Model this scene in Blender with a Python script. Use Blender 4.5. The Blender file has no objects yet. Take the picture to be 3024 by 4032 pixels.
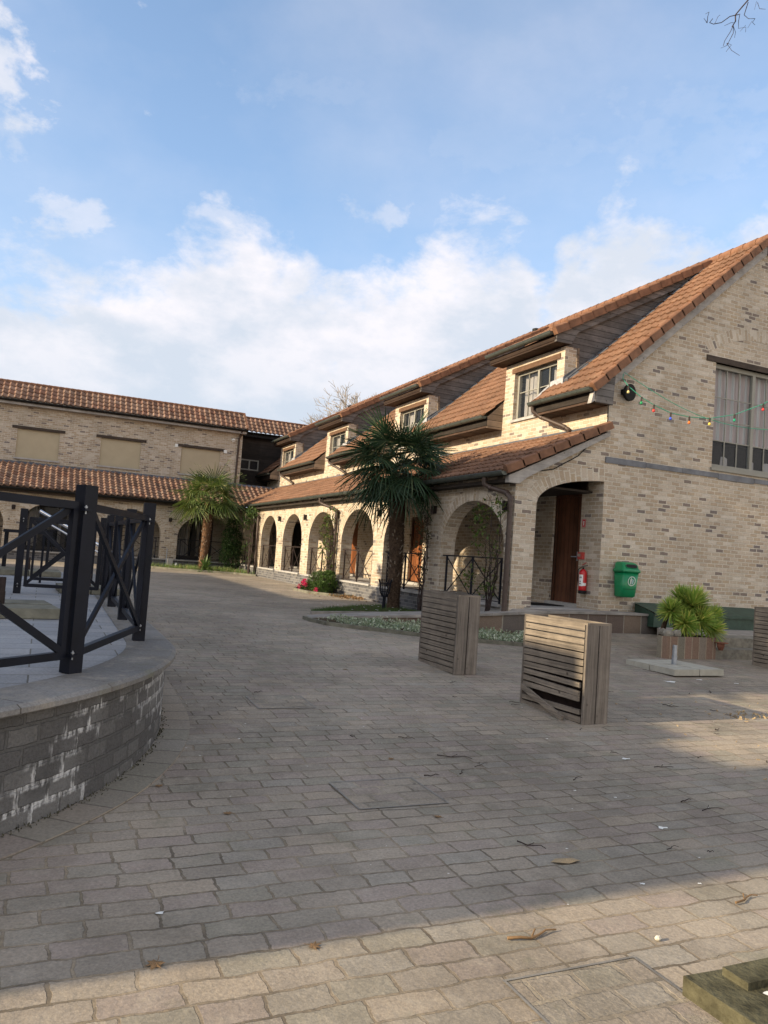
import bpy, math, random
from mathutils import Vector, Matrix
R = random.Random(7)
scene = bpy.context.scene
COL = scene.collection
rad = math.radians
# ------------------------------------------------------------------ camera
cam_d = bpy.data.cameras.new('camera')
cam = bpy.data.objects.new('camera', cam_d); COL.objects.link(cam)
cam.matrix_world = Matrix(((0.91098903, -0.08795085, -0.4029437, 0), (-0.40637287, -0.02458033, -0.91337665, 0),
                           (0.07042776, 0.9958215, -0.05813326, 1.6), (0, 0, 0, 1)))
cam_d.sensor_fit = 'HORIZONTAL'; cam_d.sensor_width = 36; cam_d.lens = 36.04
cam_d.clip_start = 0.05; cam_d.clip_end = 2000
scene.camera = cam
# ------------------------------------------------------------------ light
SUN = Vector((1, 0.03, -0.385)).normalized()        # direction the light travels
SUN_EL = math.asin(-SUN.z)
sd = bpy.data.lights.new('sun', 'SUN'); sd.energy = 2.4; sd.angle = rad(0.5); sd.color = (1, 0.81, 0.55)
so = bpy.data.objects.new('sun', sd); COL.objects.link(so)
so.rotation_euler = SUN.to_track_quat('-Z', 'Y').to_euler(); so.location = (-30, -4, 30)
scene.view_settings.view_transform = 'Standard'; scene.view_settings.look = 'None'
scene.view_settings.exposure = 1.66; scene.view_settings.gamma = 1


class NT:
    def __init__(s, tree): s.t = tree; s.n = tree.nodes; s.n.clear()
    def add(s, typ, ins=None, **kw):
        n = s.n.new(typ)
        for k, v in kw.items(): setattr(n, k, v)
        for k, v in (ins or {}).items():
            if isinstance(v, bpy.types.NodeSocket): s.t.links.new(v, n.inputs[k])
            else: n.inputs[k].default_value = v
        return n
    def math(s, op, a, b=0.0, c=0.0, clamp=False):
        return s.add('ShaderNodeMath', {0: a, 1: b, 2: c}, operation=op, use_clamp=clamp).outputs[0]
    def mix(s, f, a, b, blend='MIX'):
        n = s.n.new('ShaderNodeMix'); n.data_type = 'RGBA'; n.blend_type = blend
        for i, v in ((0, f), (6, a), (7, b)):
            if isinstance(v, bpy.types.NodeSocket): s.t.links.new(v, n.inputs[i])
            else: n.inputs[i].default_value = v if i == 0 else (tuple(v) + (1,))[:4]
        return n.outputs[2]
    def ramp(s, f, stops, interp='LINEAR'):
        n = s.n.new('ShaderNodeValToRGB'); s.t.links.new(f, n.inputs[0]); r = n.color_ramp; r.interpolation = interp
        while len(r.elements) < len(stops): r.elements.new(0.5)
        for e, (p, c) in zip(r.elements, stops):
            e.position = p; e.color = (c, c, c, 1) if isinstance(c, (int, float)) else tuple(c) + (1,)
        return n.outputs[0]
    def noise(s, vec, scale, detail=4, rough=0.55, out=0, dist=0):
        return s.add('ShaderNodeTexNoise', {'Vector': vec, 'Scale': scale, 'Detail': detail, 'Roughness': rough, 'Distortion': dist}).outputs[out]


# ------------------------------------------------------------------ sky
world = bpy.data.worlds.new('World'); scene.world = world; world.use_nodes = True
w = NT(world.node_tree)
sky = w.add('ShaderNodeTexSky', sky_type='NISHITA', sun_disc=False, sun_elevation=SUN_EL,
            sun_rotation=math.atan2(-SUN.x, -SUN.y), air_density=1.0, dust_density=1.2, ozone_density=2.0)
skyc = w.mix(1, sky.outputs[0], (0.100, 0.097, 0.092), 'MULTIPLY')
tc = w.add('ShaderNodeTexCoord').outputs['Generated']
sx = w.add('ShaderNodeSeparateXYZ', {0: tc})
X_, Y_, Z_ = sx.outputs
el = w.math('MULTIPLY', w.math('ARCSINE', Z_), 57.2958)
az = w.math('MULTIPLY', w.math('ARCTAN2', X_, Y_), 57.2958)
azn = w.add('ShaderNodeMapRange', {0: az, 1: -10.0, 2: 55.0, 3: 0.0, 4: 1.0}).outputs[0]
def az01(a): return (a + 10) / 65
top = w.ramp(azn, [(0, .60), (az01(-4), .62), (az01(4.6), .69), (az01(8.3), .76), (az01(12), .82), (az01(15), .74), (az01(19.6), .70),
                   (az01(23), .72), (az01(28.2), .83), (az01(32.5), .85), (az01(34.6), .73), (az01(36.5), .81), (az01(40), .90), (az01(45), .84), (1, .92)], 'EASE')
top = w.math('MULTIPLY', top, 29.5)
dvec = w.add('ShaderNodeMapping', {'Vector': tc, 'Scale': (1, 1, 1.5)}).outputs[0]
n1 = w.noise(dvec, 8.5, 9, .6, dist=.35); n2 = w.noise(dvec, 22.0, 6, .6); n3 = w.noise(dvec, 3.3, 6, .55)
edge = w.math('ADD', w.math('SUBTRACT', top, el), w.math('MULTIPLY', w.math('SUBTRACT', n1, .5), 14.0))
edge = w.math('ADD', edge, w.math('MULTIPLY', w.math('SUBTRACT', n2, .5), 7.0))
bank = w.add('ShaderNodeMapRange', {0: edge, 1: -1.0, 2: 4.4, 3: 0.0, 4: 1.0}, interpolation_type='SMOOTHSTEP').outputs[0]
bank = w.math('MULTIPLY', bank, .97)
def puff(a, e, ra, re, amp):
    da = w.math('DIVIDE', w.math('SUBTRACT', az, a), ra); de = w.math('DIVIDE', w.math('SUBTRACT', el, e), re)
    d = w.math('SQRT', w.math('ADD', w.math('POWER', da, 2), w.math('POWER', de, 2)))
    d = w.math('ADD', d, w.math('MULTIPLY', w.math('SUBTRACT', n1, .5), -5.0))
    d = w.math('ADD', d, w.math('MULTIPLY', w.math('SUBTRACT', n2, .5), -4.5))
    return w.math('MULTIPLY', w.add('ShaderNodeMapRange', {0: d, 1: 1.5, 2: .2, 3: 0.0, 4: 1.0}, interpolation_type='SMOOTHSTEP').outputs[0], amp)
cl = bank
for p in ((-8.5, 30, 4.6, 4.0, .8), (-8.5, 25.0, 4, 3.0, .4), (-1.0, 21.6, 2.6, 1.1, .55), (11.0, 23.2, 2.0, 1.0, .5), (21.5, 24.2, 1.9, 1.1, .45), (30, 29, 9, 1.3, .16), (47, 29.5, 9, 3, .18), (20, 31.5, 9, .9, .14)):
    cl = w.math('MAXIMUM', cl, puff(*p))
veil = w.math('MULTIPLY', w.ramp(n3, [(.36, 0.0), (.72, 1.0)]), .24)
cl = w.math('MAXIMUM', cl, veil)
rest = w.math('MULTIPLY', w.ramp(n3, [(.45, 0.0), (.62, 1.0)]), w.math('GREATER_THAN', w.math('ABSOLUTE', w.math('SUBTRACT', az, 22)), 45.0))  # extra cloud added outside the view to brighten the shaded yard
cl = w.math('MAXIMUM', cl, w.math('MULTIPLY', rest, .9))
back = w.add('ShaderNodeMapRange', {0: w.math('ABSOLUTE', w.math('SUBTRACT', az, 22)), 1: 45.0, 2: 80.0, 3: 0.0, 4: 1.0}).outputs[0]
back = w.math('MULTIPLY', back, w.math('GREATER_THAN', el, 0.0))
shade = w.noise(w.add('ShaderNodeMapping', {'Vector': tc, 'Location': (.03, 0, -.05), 'Scale': (1, 1, 1.8)}).outputs[0], 6.5, 8, .6)
depth_in = w.add('ShaderNodeMapRange', {0: edge, 1: 0.0, 2: 15.0, 3: 0.0, 4: 1.0}).outputs[0]
sh = w.math('ADD', w.math('MULTIPLY', w.ramp(shade, [(.40, 0.0), (.60, 1.0)]), .75), w.math('MULTIPLY', depth_in, .45), clamp=True)
ccol = w.mix(sh, (0.335, 0.320, 0.330), (0.225, 0.245, 0.278))
hz = w.add('ShaderNodeMapRange', {0: el, 1: 16.0, 2: 6.0, 3: 0.0, 4: .6}).outputs[0]
ccol = w.mix(hz, ccol, (0.20, 0.232, 0.27))
lowblue = w.add('ShaderNodeMapRange', {0: el, 1: 45.0, 2: 14.0, 3: .0, 4: .35}).outputs[0]
skyc = w.mix(lowblue, skyc, (0.125, 0.19, 0.31))
ccol = w.mix(w.math('MULTIPLY', back, .8), ccol, (0.60, 0.52, 0.43))  # warm bright tint added to unseen cloud, lifts and neutralises the shade
fin = w.mix(cl, skyc, ccol)
bg = w.add('ShaderNodeBackground', {'Color': fin, 'Strength': 1.0})
wo = w.add('ShaderNodeOutputWorld', {0: bg.outputs[0]})

# ------------------------------------------------------------------ mesh helpers
KB = 0.85; KZ = 1.6 * (1 - KB)
def bw(p): return (p[0] * KB, p[1] * KB, p[2] * KB + KZ)      # building survey units -> metres
def gz(x, y):
    z = 0.0 if y < 5 else (.33 * (y - 5) / 8 if y < 13 else .33 + .11 * min((y - 13) / 23, 1))
    sm = lambda t: max(0, min(1, t)) ** 2 * (3 - 2 * max(0, min(1, t)))
    return z + .1 * sm((x - 8.5) / 2) * sm((y - 10.4) / 1.6)


class MB:
    def __init__(s, b=False): s.v = []; s.f = []; s.uv = []; s.b = b; s.sm = []; s.x = None
    def face(s, pts, uv=None, smooth=False):
        i = len(s.v); s.v += [tuple(p) for p in pts]; s.f.append(tuple(range(i, i + len(pts)))); s.uv.append(uv); s.sm.append(smooth)
    def box(s, x0, y0, z0, x1, y1, z1):
        a = [(x0, y0, z0), (x1, y0, z0), (x1, y1, z0), (x0, y1, z0), (x0, y0, z1), (x1, y0, z1), (x1, y1, z1), (x0, y1, z1)]
        for q in ((0, 3, 2, 1), (4, 5, 6, 7), (0, 1, 5, 4), (1, 2, 6, 5), (2, 3, 7, 6), (3, 0, 4, 7)): s.face([a[i] for i in q])
    def obox(s, c, ax, ay, az_, hx, hy, hz_):
        c = Vector(c); ax, ay, az_ = Vector(ax).normalized(), Vector(ay).normalized(), Vector(az_).normalized()
        a = [c + ax * (i * hx) + ay * (j * hy) + az_ * (k * hz_) for k in (-1, 1) for i, j in ((-1, -1), (1, -1), (1, 1), (-1, 1))]
        for q in ((0, 3, 2, 1), (4, 5, 6, 7), (0, 1, 5, 4), (1, 2, 6, 5), (2, 3, 7, 6), (3, 0, 4, 7)): s.face([a[i] for i in q])
    def bar(s, p, q, w_, h=None, up=(0, 0, 1)):
        p, q = Vector(p), Vector(q); d = (q - p); L = d.length; d.normalize(); up = Vector(up)
        if abs(d.dot(up)) > .98: up = Vector((1, 0, 0))
        sd_ = d.cross(up).normalized(); u2 = sd_.cross(d)
        s.obox((p + q) / 2, d, sd_, u2, L / 2, w_ / 2, (h or w_) / 2)
    def prism(s, poly, axis, a0, a1, skip_ends=False):
        # poly: list of (u, z); axis 'y': u is x, extruded along y; axis 'x': u is y ; axis 'z': poly (x, y)
        def P(u, v, a): return (u, a, v) if axis == 'y' else ((a, u, v) if axis == 'x' else (u, v, a))
        n = len(poly); A = [P(u, v, a0) for u, v in poly]; B = [P(u, v, a1) for u, v in poly]
        area = sum(poly[i][0] * poly[(i + 1) % n][1] - poly[(i + 1) % n][0] * poly[i][1] for i in range(n))
        flip = (area > 0) == (axis == 'y')
        if flip: A, B = B, A
        s.face(A[::-1]); s.face(B)
        for i in range(n): j = (i + 1) % n; s.face([A[i], A[j], B[j], B[i]])
    def tube(s, pts, r, n=8, cap=True, smooth=True):
        pts = [Vector(p) for p in pts]; rs = r if isinstance(r, (list, tuple)) else [r] * len(pts)
        rings = []; prev = None
        for i, p in enumerate(pts):
            d = (pts[min(i + 1, len(pts) - 1)] - pts[max(i - 1, 0)]).normalized()
            if prev is None:
                a = d.cross(Vector((0, 0, 1)) if abs(d.z) < .9 else Vector((1, 0, 0))).normalized()
            else: a = (prev - d * prev.dot(d)).normalized()
            prev = a; b = d.cross(a)
            rings.append([p + (a * math.cos(2 * math.pi * k / n) + b * math.sin(2 * math.pi * k / n)) * rs[i] for k in range(n)])
        base = len(s.v)
        for rg in rings: s.v += [tuple(q) for q in rg]
        acc = 0
        for i in range(len(rings) - 1):
            L = (pts[i + 1] - pts[i]).length
            for k in range(n):
                k2 = (k + 1) % n
                s.f.append((base + i * n + k, base + i * n + k2, base + (i + 1) * n + k2, base + (i + 1) * n + k))
                c = 2 * math.pi * rs[i] / n
                s.uv.append([(k * c, acc), ((k + 1) * c, acc), ((k + 1) * c, acc + L), (k * c, acc + L)]); s.sm.append(smooth)
            acc += L
        if cap:
            s.face([tuple(q) for q in rings[0][::-1]]); s.face([tuple(q) for q in rings[-1]])
    def lathe(s, prof, n=20, c=(0, 0, 0), smooth=True, ax=1, ay=1):
        base = len(s.v); m = len(prof)
        for r_, z in prof:
            for k in range(n): a = 2 * math.pi * k / n; s.v.append((c[0] + ax * r_ * math.cos(a), c[1] + ay * r_ * math.sin(a), c[2] + z))
        for i in range(m - 1):
            for k in range(n):
                k2 = (k + 1) % n; s.f.append((base + i * n + k, base + i * n + k2, base + (i + 1) * n + k2, base + (i + 1) * n + k)); s.uv.append(None); s.sm.append(smooth)
        for i, rev in ((0, True), (m - 1, False)):
            ring = [base + i * n + k for k in range(n)]
            s.f.append(tuple(ring[::-1] if rev else ring)); s.uv.append(None); s.sm.append(False)
    def build(s, name, m, parent=None, origin=None):
        vs = [bw(p) for p in s.v] if s.b else s.v
        if s.x: vs = [tuple(s.x @ Vector(p)) for p in vs]
        me = bpy.data.meshes.new(name); me.from_pydata(vs, [], s.f); me.validate(clean_customdata=False) if False else None
        uvl = me.uv_layers.new(name='uv'); me.update()
        for p, uv in zip(me.polygons, s.uv):
            p.use_smooth = s.sm[p.index]
            if uv:
                k = KB if s.b else 1
                for li, c in zip(p.loop_indices, uv): uvl.data[li].uv = (c[0] * k, c[1] * k)
            else:
                nx, ny, nz = (abs(c) for c in p.normal)
                for li in p.loop_indices:
                    x, y, z = me.vertices[me.loops[li].vertex_index].co
                    uvl.data[li].uv = (x, y) if nz > .72 else ((y, z) if nx > ny else (x, z))
        o = bpy.data.objects.new(name, me); COL.objects.link(o)
        if m: me.materials.append(m)
        if parent: o.parent = parent
        if origin is not None:
            me.transform(Matrix.Translation(-Vector(origin))); o.location = origin
        return o


def tag(o, label=None, cat=None, group=None, kind=None):
    if label: o['label'] = label
    if cat: o['category'] = cat
    if group: o['group'] = group
    if kind: o['kind'] = kind
    return o
def empty(name, loc=(0, 0, 0)):
    o = bpy.data.objects.new(name, None); COL.objects.link(o); o.location = loc; o.empty_display_size = .2; return o
def adopt(root, objs):
    """parent meshes built in world coordinates to an Empty standing at root.location"""
    for o in objs:
        o.parent = root; o.matrix_parent_inverse = Matrix.Translation(-Vector(root.location))
def kid(o, parent):
    o.parent = parent; return o
def copy_tree(o, loc, parent=None):
    c = o.copy(); COL.objects.link(c)
    if parent: c.parent = parent
    if loc is not None: c.location = loc
    for ch in list(o.children): copy_tree(ch, None, c)
    return c

# ------------------------------------------------------------------ materials
def new_mat(name):
    m = bpy.data.materials.new(name); m.use_nodes = True; return m, NT(m.node_tree)
def finish(t, color, rough=.8, bump=None, bstr=.4, bdist=.02, spec=.3, metal=0.0, extra=None):
    ins = {'Base Color': color if isinstance(color, bpy.types.NodeSocket) else tuple(color) + (1,), 'Roughness': rough, 'Metallic': metal, 'Specular IOR Level': spec}
    if bump is not None: ins['Normal'] = t.add('ShaderNodeBump', {'Strength': bstr, 'Distance': bdist, 'Height': bump}).outputs[0]
    if extra: ins.update(extra)
    b = t.add('ShaderNodeBsdfPrincipled', ins); t.add('ShaderNodeOutputMaterial', {0: b.outputs[0]}); return b

def brick_mat(name, bwid, bh, mort, palette, mcol, rough=.9, distort=.012, bump=.6, stain=None, effl=False, coord='UV', bdist=.012, offs=.5, big=(.85, 1.12), nsc=9.0, squash=(1, 2), micro=(38, .55)):
    m, t = new_mat(name)
    tcn = t.add('ShaderNodeTexCoord'); uv = tcn.outputs[coord]; ob = tcn.outputs['Object']
    nz_ = t.noise(uv, nsc, 4, .65, out=1)
    off = t.add('ShaderNodeVectorMath', {0: nz_, 1: (.5, .5, .5)}, operation='SUBTRACT').outputs[0]
    off = t.add('ShaderNodeVectorMath', {0: off, 3: distort * 2}, operation='SCALE').outputs[0]
    vec = t.add('ShaderNodeVectorMath', {0: uv, 1: off}, operation='ADD').outputs[0]
    br = t.add('ShaderNodeTexBrick', {'Vector': vec, 'Color1': (0, 0, 0, 1), 'Color2': (1, 1, 1, 1), 'Mortar': (0, 0, 0, 1), 'Scale': 1.0, 'Mortar Size': mort,
                                      'Mortar Smooth': .25, 'Bias': 0.0, 'Brick Width': bwid, 'Row Height': bh}, offset=offs, squash=squash[0], squash_frequency=squash[1])
    col = t.ramp(br.outputs[0], palette, 'CONSTANT')
    fine = t.noise(ob, 55, 4, .65); col = t.mix(.55, col, t.ramp(fine, [(.3, .62), (.7, 1.3)]), 'MULTIPLY')
    mc = t.mix(.5, mcol, t.ramp(t.noise(ob, 30, 3), [(.3, .7), (.7, 1.2)]), 'MULTIPLY')
    if coord == 'Object': mc = t.mix(t.ramp(t.noise(ob, 1.9, 6, .7), [(.40, 0.0), (.62, 1.0)]), t.mix(1, mc, (.62, .62, .62), 'MULTIPLY'), t.mix(1, mc, (1.45, 1.42, 1.35), 'MULTIPLY'))
    if effl:
        e = t.noise(ob, 1.7, 3, .6)
        dr = t.noise(t.add('ShaderNodeMapping', {'Vector': uv, 'Scale': (26, 7, 1)}).outputs[0], 1.0, 5, .7)
        ef = t.math('MULTIPLY', t.ramp(e, [(.46, 0.0), (.56, 1.0)]), t.ramp(dr, [(.44, 0.0), (.58, 1.0)]))
        wob = t.add('ShaderNodeVectorMath', {0: t.noise(uv, 30.0, 3, .6, out=1), 3: .03}, operation='SCALE').outputs[0]
        v2 = t.add('ShaderNodeVectorMath', {0: vec, 1: wob}, operation='ADD').outputs[0]
        fat = t.add('ShaderNodeTexBrick', {'Vector': v2, 'Color1': (0, 0, 0, 1), 'Color2': (0, 0, 0, 1), 'Mortar': (1, 1, 1, 1), 'Scale': 1.0, 'Mortar Size': mort * 1.5,
                                           'Mortar Smooth': 1.0, 'Bias': 0.0, 'Brick Width': bwid, 'Row Height': bh}, offset=offs).outputs['Fac']
        haze_ = t.math('MULTIPLY', t.ramp(e, [(.52, 0.0), (.68, 1.0)]), .22)
        col = t.mix(haze_, col, (.42, .42, .41)); col = t.mix(t.math('MULTIPLY', ef, fat), col, (.62, .62, .61)); mc = t.mix(t.math('MULTIPLY', ef, .9), mc, (.68, .68, .67))
    full = t.mix(br.outputs['Fac'], col, mc)
    bigv = t.noise(ob, .7, 4, .6); full = t.mix(1, full, t.ramp(bigv, [(.3, big[0]), (.7, big[1])]), 'MULTIPLY')
    if stain: full = stain(t, full, ob)
    h = t.math('SUBTRACT', 1.0, br.outputs['Fac']); h = t.math('ADD', h, t.math('MULTIPLY', t.noise(ob, micro[0], 5, .65), micro[1]))
    finish(t, full, rough, h, bump, bdist, .2)
    return m

def c3(r, g, b): return (r, g, b)
PAL_BEIGE = [(0, c3(0.228, 0.185, 0.156)), (.04, c3(0.400, 0.322, 0.239)), (.17, c3(0.473, 0.394, 0.303)), (.33, c3(0.432, 0.344, 0.244)), (.46, c3(0.519, 0.444, 0.355)), (.60, c3(0.456, 0.371, 0.276)),
             (.70, c3(0.574, 0.508, 0.423)), (.79, c3(0.427, 0.341, 0.249)), (.88, c3(0.501, 0.422, 0.331)), (.97, c3(0.201, 0.172, 0.156))]
def brick_stain(t, col, ob):
    st_ = t.noise(t.add('ShaderNodeMapping', {'Vector': ob, 'Scale': (2.2, 2.2, .35)}).outputs[0], 1.0, 6, .7)
    col = t.mix(t.math('MULTIPLY', t.ramp(st_, [(.52, 0.0), (.72, 1.0)]), .30), col, (.25, .21, .15))
    p = t.noise(ob, 1.3, 5, .7); col = t.mix(t.math('MULTIPLY', t.ramp(p, [(.54, 0.0), (.70, 1.0)]), .18), col, (.66, .62, .53))
    return col
M_BRICK = brick_mat('buff brick', .232, .0855, .0115, PAL_BEIGE, (.60, .545, .45), bump=.9, bdist=.018, stain=brick_stain, distort=.015)
M_DARKBLK = brick_mat('dark concrete brick', .24, .085, .008, [(0, c3(.10, .10, .105)), (.3, c3(.135, .135, .14)), (.6, c3(.085, .085, .09)), (.8, c3(.16, .155, .15))], (.24, .235, .23), distort=.006)
M_TERBLK = brick_mat('grey split block', .225, .112, .012, [(0, c3(.115, .112, .110)), (.3, c3(.138, .135, .131)), (.6, c3(.105, .103, .101)), (.8, c3(.152, .149, .144))], (.115, .113, .109), effl=True, distort=.012, bump=1.0, bdist=.03)
PAL_COB = [(0, c3(0.292, 0.250, 0.200)), (.12, c3(0.307, 0.264, 0.209)), (.22, c3(0.290, 0.243, 0.202)), (.34, c3(0.268, 0.242, 0.191)), (.45, c3(0.313, 0.268, 0.211)), (.55, c3(0.277, 0.245, 0.197)),
           (.65, c3(0.295, 0.246, 0.205)), (.75, c3(0.270, 0.235, 0.190)), (.84, c3(0.284, 0.256, 0.212)), (.92, c3(0.328, 0.276, 0.213))]
def cob_stain(t, col, ob):
    g = t.noise(ob, .30, 5, .6); col = t.mix(1, col, t.ramp(g, [(.3, .74), (.5, 1.0), (.68, 1.30)]), 'MULTIPLY')
    d = t.noise(ob, 1.7, 7, .72); col = t.mix(t.math('MULTIPLY', t.ramp(d, [(.48, 0.0), (.66, 1.0)]), .48), col, (.15, .13, .10))
    s_ = t.noise(ob, 5.0, 6, .72); col = t.mix(t.math('MULTIPLY', t.ramp(s_, [(.52, 0.0), (.68, 1.0)]), .5), col, (.37, .325, .26))
    gr = t.noise(ob, 3.1, 5, .6); col = t.mix(t.math('MULTIPLY', t.ramp(gr, [(.58, 0.0), (.72, 1.0)]), .35), col, (.16, .165, .10))
    k = t.noise(ob, 90, 4, .7); col = t.mix(.6, col, t.ramp(k, [(.3, .72), (.7, 1.22)]), 'MULTIPLY')
    return col
M_COB = brick_mat('tumbled sandstone setts', .30, .145, .0075, PAL_COB, (.215, .178, .132), rough=.88, distort=.030, bump=.75, stain=cob_stain, coord='Object', bdist=.022, offs=.46, nsc=5.5, squash=(.82, 3), micro=(16, .42))
M_EDGE = brick_mat('edging stone', .30, .5, .008, PAL_COB, (.17, .15, .12), distort=.006)
M_WALLSTONE = brick_mat('sandstone slabs', .46, 5.0, .012, [(0, c3(.17, .125, .10)), (.25, c3(.15, .115, .095)), (.5, c3(.19, .145, .11)), (.75, c3(.135, .115, .10))], (.30, .27, .22), distort=.01, bdist=.01)
M_BOXSTONE = brick_mat('coloured sandstone strips', .165, 5.0, .010, [(0, c3(.22, .15, .11)), (.2, c3(.20, .18, .14)), (.4, c3(.24, .16, .12)), (.6, c3(.30, .17, .07)), (.7, c3(.24, .20, .16)), (.85, c3(.21, .13, .10))], (.33, .27, .2), distort=.008, bdist=.01)
M_SLAB = brick_mat('bluestone paving', .62, .30, .006, [(0, c3(.30, .31, .325)), (.3, c3(.33, .335, .345)), (.6, c3(.275, .285, .30)), (.8, c3(.35, .35, .35))], (.15, .145, .13), distort=.003, bdist=.006)

def tile_mat(name, tw, th, pal, rough=.75):
    m, t = new_mat(name)
    tcn = t.add('ShaderNodeTexCoord'); uv = tcn.outputs['UV']; ob = tcn.outputs['Object']
    s2 = t.add('ShaderNodeSeparateXYZ', {0: uv})
    cell = t.add('ShaderNodeCombineXYZ', {0: t.math('FLOOR', t.math('DIVIDE', s2.outputs[0], tw)), 1: t.math('FLOOR', t.math('DIVIDE', s2.outputs[1], th)), 2: 0.0}).outputs[0]
    wn = t.add('ShaderNodeTexWhiteNoise', {'Vector': cell}, noise_dimensions='3D').outputs[0]
    col = t.ramp(wn, pal)
    col = t.mix(.85, col, t.ramp(t.noise(ob, 1.1, 6, .7), [(.32, .62), (.68, 1.28)]), 'MULTIPLY'); col = t.mix(t.math('MULTIPLY', t.ramp(t.noise(ob, 26, 5, .7), [(.58, 0.0), (.68, 1.0)]), .4), col, (.30, .26, .2))
    col = t.mix(t.math('MULTIPLY', t.ramp(t.noise(ob, 9, 5, .7), [(.55, 0.0), (.72, 1.0)]), .35), col, (.16, .13, .10))
    finish(t, col, rough, t.noise(ob, 60, 3), .25, .01, .25); return m
M_TILE = tile_mat('brown clay tile', .2, .357, [(0, c3(.138, .072, .044)), (.4, c3(.178, .095, .057)), (.75, c3(.160, .084, .050)), (1, c3(.205, .114, .070))])
M_TILEO = tile_mat('orange pantile', .245, .30, [(0, c3(.17, .102, .074)), (.3, c3(.225, .138, .098)), (.6, c3(.265, .180, .134)), (.85, c3(.225, .118, .08)), (1, c3(.13, .085, .066))])

def wood_mat(name, c1, c2, plank=None, axis='V', grain=40, rough=.8, bump=.25):
    """plank: plank width drawn across the given UV axis"""
    m, t = new_mat(name)
    tcn = t.add('ShaderNodeTexCoord'); uv = tcn.outputs['UV']; ob = tcn.outputs['Object']
    rnd = t.add('ShaderNodeNewGeometry').outputs['Random Per Island']
    along = (1.2, grain, 1) if axis == 'V' else (grain, 1.2, 1)
    mp = t.add('ShaderNodeMapping', {'Vector': uv, 'Scale': along}).outputs[0]
    mp = t.add('ShaderNodeVectorMath', {0: mp, 1: t.add('ShaderNodeCombineXYZ', {0: t.math('MULTIPLY', rnd, 37.0), 1: t.math('MULTIPLY', rnd, 91.0), 2: 0.0}).outputs[0]}, operation='ADD').outputs[0]
    g = t.noise(mp, 1.0, 6, .6, dist=1.2)
    col = t.mix(t.ramp(g, [(.3, 0.0), (.7, 1.0)]), c1, c2)
    col = t.mix(.8, col, t.ramp(rnd, [(0, .78), (1, 1.2)]), 'MULTIPLY')
    col = t.mix(.8, col, t.ramp(t.noise(ob, 2.6, 6, .7), [(.3, .58), (.7, 1.28)]), 'MULTIPLY'); kn = t.add('ShaderNodeTexVoronoi', {'Vector': ob, 'Scale': 5.5, 'Randomness': 1.0}).outputs[0]; col = t.mix(t.ramp(kn, [(.05, .85), (.12, 0.0)]), col, (.045, .035, .028))
    h = g
    if plank:
        s2 = t.add('ShaderNodeSeparateXYZ', {0: uv}); cc = s2.outputs[1 if axis == 'V' else 0]
        q = t.math('DIVIDE', cc, plank); fr = t.math('FRACT', q)
        gap = t.math('LESS_THAN', fr, .07)
        wn = t.add('ShaderNodeTexWhiteNoise', {'W': t.math('FLOOR', q)}, noise_dimensions='1D').outputs[0]
        col = t.mix(.9, col, t.ramp(wn, [(0, .6), (1, 1.3)]), 'MULTIPLY')
        col = t.mix(gap, col, (.02, .018, .015)); h = t.math('SUBTRACT', t.math('MULTIPLY', g, .3), t.math('MULTIPLY', gap, 1.0))
    finish(t, col, rough, h, bump, .01, .2); return m
M_SLAT = wood_mat('weathered slat wood', (.285, .24, .19), (.125, .108, .09), grain=38)
M_SLATV = wood_mat('weathered board wood', (.235, .205, .172), (.105, .09, .078), axis='H', grain=38)
M_CLAD = wood_mat('dark weathered cladding', (.215, .20, .19), (.115, .108, .104), plank=.145, grain=25)
M_CLADL = wood_mat('light weathered cladding', (.34, .255, .18), (.22, .17, .13), plank=.16, grain=25)
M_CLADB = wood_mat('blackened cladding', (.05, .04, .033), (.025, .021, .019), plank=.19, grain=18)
M_LINTEL = wood_mat('dark lintel oak', (.085, .065, .05), (.045, .035, .03), grain=25)
M_BARGE = wood_mat('grey barge board', (.40, .38, .355), (.27, .255, .24), grain=20)
M_SOFFIT = wood_mat('brown soffit', (.085, .052, .036), (.05, .032, .024), plank=.12, grain=20)
M_LINTB = wood_mat('brown lintel oak', (.17, .10, .06), (.09, .052, .035), grain=25)
M_DOOR = wood_mat('varnished door wood', (.27, .10, .038), (.17, .06, .023), plank=.15, axis='H', grain=30, rough=.5)
M_DOORD = wood_mat('dark varnished door wood', (.15, .062, .034), (.08, .035, .02), plank=.15, axis='H', grain=30, rough=.45)

def plain(name, col, rough=.6, spec=.4, metal=0.0, var=.25, nscale=12, bump=.1, sss=None):
    m, t = new_mat(name); ob = t.add('ShaderNodeTexCoord').outputs['Object']
    n = t.noise(ob, nscale, 5, .6)
    c = t.mix(1, col, t.ramp(n, [(.3, 1 - var), (.7, 1 + var)]), 'MULTIPLY')
    finish(t, c, rough, t.noise(ob, nscale * 4, 3), bump, .01, spec, metal); return m
M_GUTTER = plain('aged green zinc', (.075, .088, .078), .45, .5, .3, .2, 6)
M_PIPE = plain('brown downpipe', (.068, .047, .038), .5, .4, 0, .25, 8)
M_LEAD = plain('lead sheet', (.115, .125, .145), .5, .5, .3, .35, 4, .3)
M_LEADL = plain('bright flashing', (.42, .42, .43), .5, .5, .2, .3, 10, .3)
M_COPING = plain('bluestone coping', (.37, .36, .345), .75, .3, 0, .15, 6)
M_CAP = plain('worn concrete coping', (.27, .25, .225), .9, .2, 0, .3, 3.5, .5)
M_CAPD = brick_mat('dark worn coping', .78, 5.0, .005, [(0, c3(.20, .193, .182)), (.3, c3(.225, .217, .205)), (.6, c3(.19, .184, .175)), (.8, c3(.212, .205, .194))], (.10, .092, .078), distort=.004, bump=.4, stain=cob_stain)
M_CONC = plain('concrete slab', (.36, .345, .29), .9, .2, 0, .14, 8, .3)
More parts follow.
